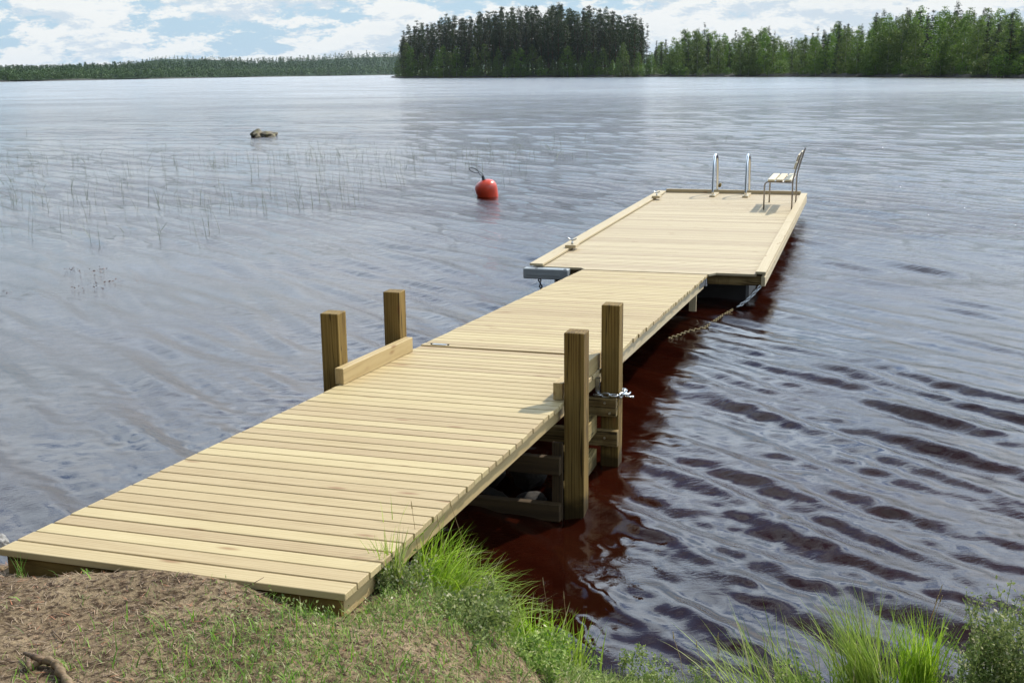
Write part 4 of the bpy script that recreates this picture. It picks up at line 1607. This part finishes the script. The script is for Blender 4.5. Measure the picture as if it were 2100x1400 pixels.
# ------------------------------------------------------------------ far left shore: hills under one mass of forest
def hill_h(u, back):
    """ground height of the far left land, by bearing and distance behind its shore"""
    ridge = np.interp(u, [-500, -100, 60, 150, 250, 330, 420, 520, 640, 720, 800, 1000, 1400, 2200], [8, 8, 8, 10, 13, 18, 21, 24, 32, 40, 44, 48, 50, 55])
    return 1.0 + ridge * np.clip(back / 700.0, 0, 1) ** .9


def build_far_forest():
    r = np.random.default_rng(90)
    # hills: sheet following the shore table
    us = np.arange(-700, 2300, 25)
    bks = np.array([0, 20, 80, 200, 400, 700, 1100, 1800])
    V = []
    for bk in bks:
        for u in us:
            p = gpos(FAR_SHORE, u, bk + 5)
            V.append((p[0], p[1], hill_h(u, bk) * (1 if bk <= 700 else (.9 if bk < 1500 else .3))))
    n = len(us)
    i = np.arange(len(bks) - 1)[:, None] * n + np.arange(n - 1)[None, :]
    Fq = np.stack([i, i + 1, i + n + 1, i + n], -1).reshape(-1, 4)
    tag(np_mesh('hills', V, Fq, M['hill'], smooth=True), 'low forested hills on the far shore', None, None, 'structure')
    # distant second ridge
    V = []
    us2 = np.arange(100, 1300, 20)
    for k, t in enumerate((0, .5, 1.0, 1.5)):
        for u in us2:
            d = dir_u(u) * (3300 + 500 * t)
            crest = np.interp(u, [100, 200, 262, 300, 340, 400, 470, 520, 600, 760, 1300], [0, 4, 14, 46, 54, 52, 48, 36, 24, 24, 24])
            V.append((d[0], d[1], [0, .6, 1, .4][k] * crest))
    n = len(us2)
    i = np.arange(3)[:, None] * n + np.arange(n - 1)[None, :]
    Fq = np.stack([i, i + 1, i + n + 1, i + n], -1).reshape(-1, 4)
    tag(np_mesh('hills', V, Fq, M['hill'], smooth=True), 'farthest bluish forested ridge', None, None, 'structure')
    # tree crowns: each a cluster of faces
    base = []
    for kind, cnt in (('spruce', 3), ('birch', 3)):
        for k in range(cnt):
            if kind == 'spruce':
                P, T = wood_crown(r, 70, lambda t: .15 * (1 - t) ** .8 + .01, .03, .5, 5)
            else:
                P, T = wood_crown(r, 80, lambda t: .27 * math.sin(math.pi * (.08 + .9 * t)) ** .6, .05, .8, 5)
            Vv, Ff, Tt = leaves(P.astype(np.float32), .13 if kind == 'spruce' else .16, r, .1, tone=T, lenr=1.5)
            base.append((Vv, Ff, Tt, kind))
    VV, FF, TT = [], [], []
    n = 0

    def put(x, y, z, h, kind, tn):
        nonlocal n
        c = [b_ for b_ in base if b_[3] == kind][r.integers(3)]
        a = r.uniform(0, 6.28)
        ca, sa = math.cos(a), math.sin(a)
        v = c[0]
        w_ = h * r.uniform(.9, 1.25)
        VV.append(np.column_stack([x + (v[:, 0] * ca - v[:, 1] * sa) * w_, y + (v[:, 0] * sa + v[:, 1] * ca) * w_, z + v[:, 2] * h]))
        FF.append(c[1] + n); TT.append(np.clip(c[2] * .6 + tn, 0, 1)); n += len(v)
    cnt = 0
    while cnt < 4600:
        u = r.uniform(-160, 860)
        bk = 700 * r.random() ** 2.0
        d = shore_r(FAR_SHORE, u) + bk
        if r.random() > (1500.0 / max(d, 800)) ** .3: continue
        p = gpos(FAR_SHORE, u, bk + 12)
        leafy = (bk < 70 and r.random() < .75) or r.random() < .15
        h = r.uniform(9, 13) if leafy else r.uniform(12, 18)
        h *= np.interp(u, [0, 300, 800], [.58, .78, 1.15])
        put(p[0], p[1], hill_h(u, bk) - 1, h, 'birch' if leafy else 'spruce', .38 if leafy else .0)
        cnt += 1
    for _ in range(1300):
        u = r.uniform(150, 1250)
        crest = np.interp(u, [100, 200, 262, 300, 340, 400, 470, 520, 600, 760, 1300], [0, 4, 14, 46, 54, 52, 48, 36, 24, 24, 24])
        t = r.uniform(.3, 1.0)
        d = dir_u(u) * (3300 + 500 * t)
        put(d[0], d[1], crest * np.interp(t, [0, .5, 1], [0, .6, 1]) - 2, r.uniform(11, 17), 'spruce', .1)
    o = np_mesh('far_forest', np.concatenate(VV), np.concatenate(FF), M['far'], {'tone': np.concatenate(TT)})
    tag(o, 'distant mixed forest covering the hills across the lake', 'forest', None, 'stuff')


build_far_forest()


# ------------------------------------------------------------------ thin air haze over the lake
def build_haze():
    m, b = mat('thin_haze')
    v = b.n('ShaderNodeVolumePrincipled', {'Color': (0.78, 0.88, 1.0, 1), 'Density': 0.000034})
    o = b.n('ShaderNodeOutputMaterial')
    b.t.links.new(v.outputs[0], o.inputs['Volume'])
    mb = MB()
    mb.box(-9500, 9500, -200, 9800, -9.0, 160, 'x')
    h = mb.build('haze', m)
    tag(h, 'thin bluish summer haze over the lake', 'haze', None, 'stuff')


HAZE = True
if HAZE: build_haze()
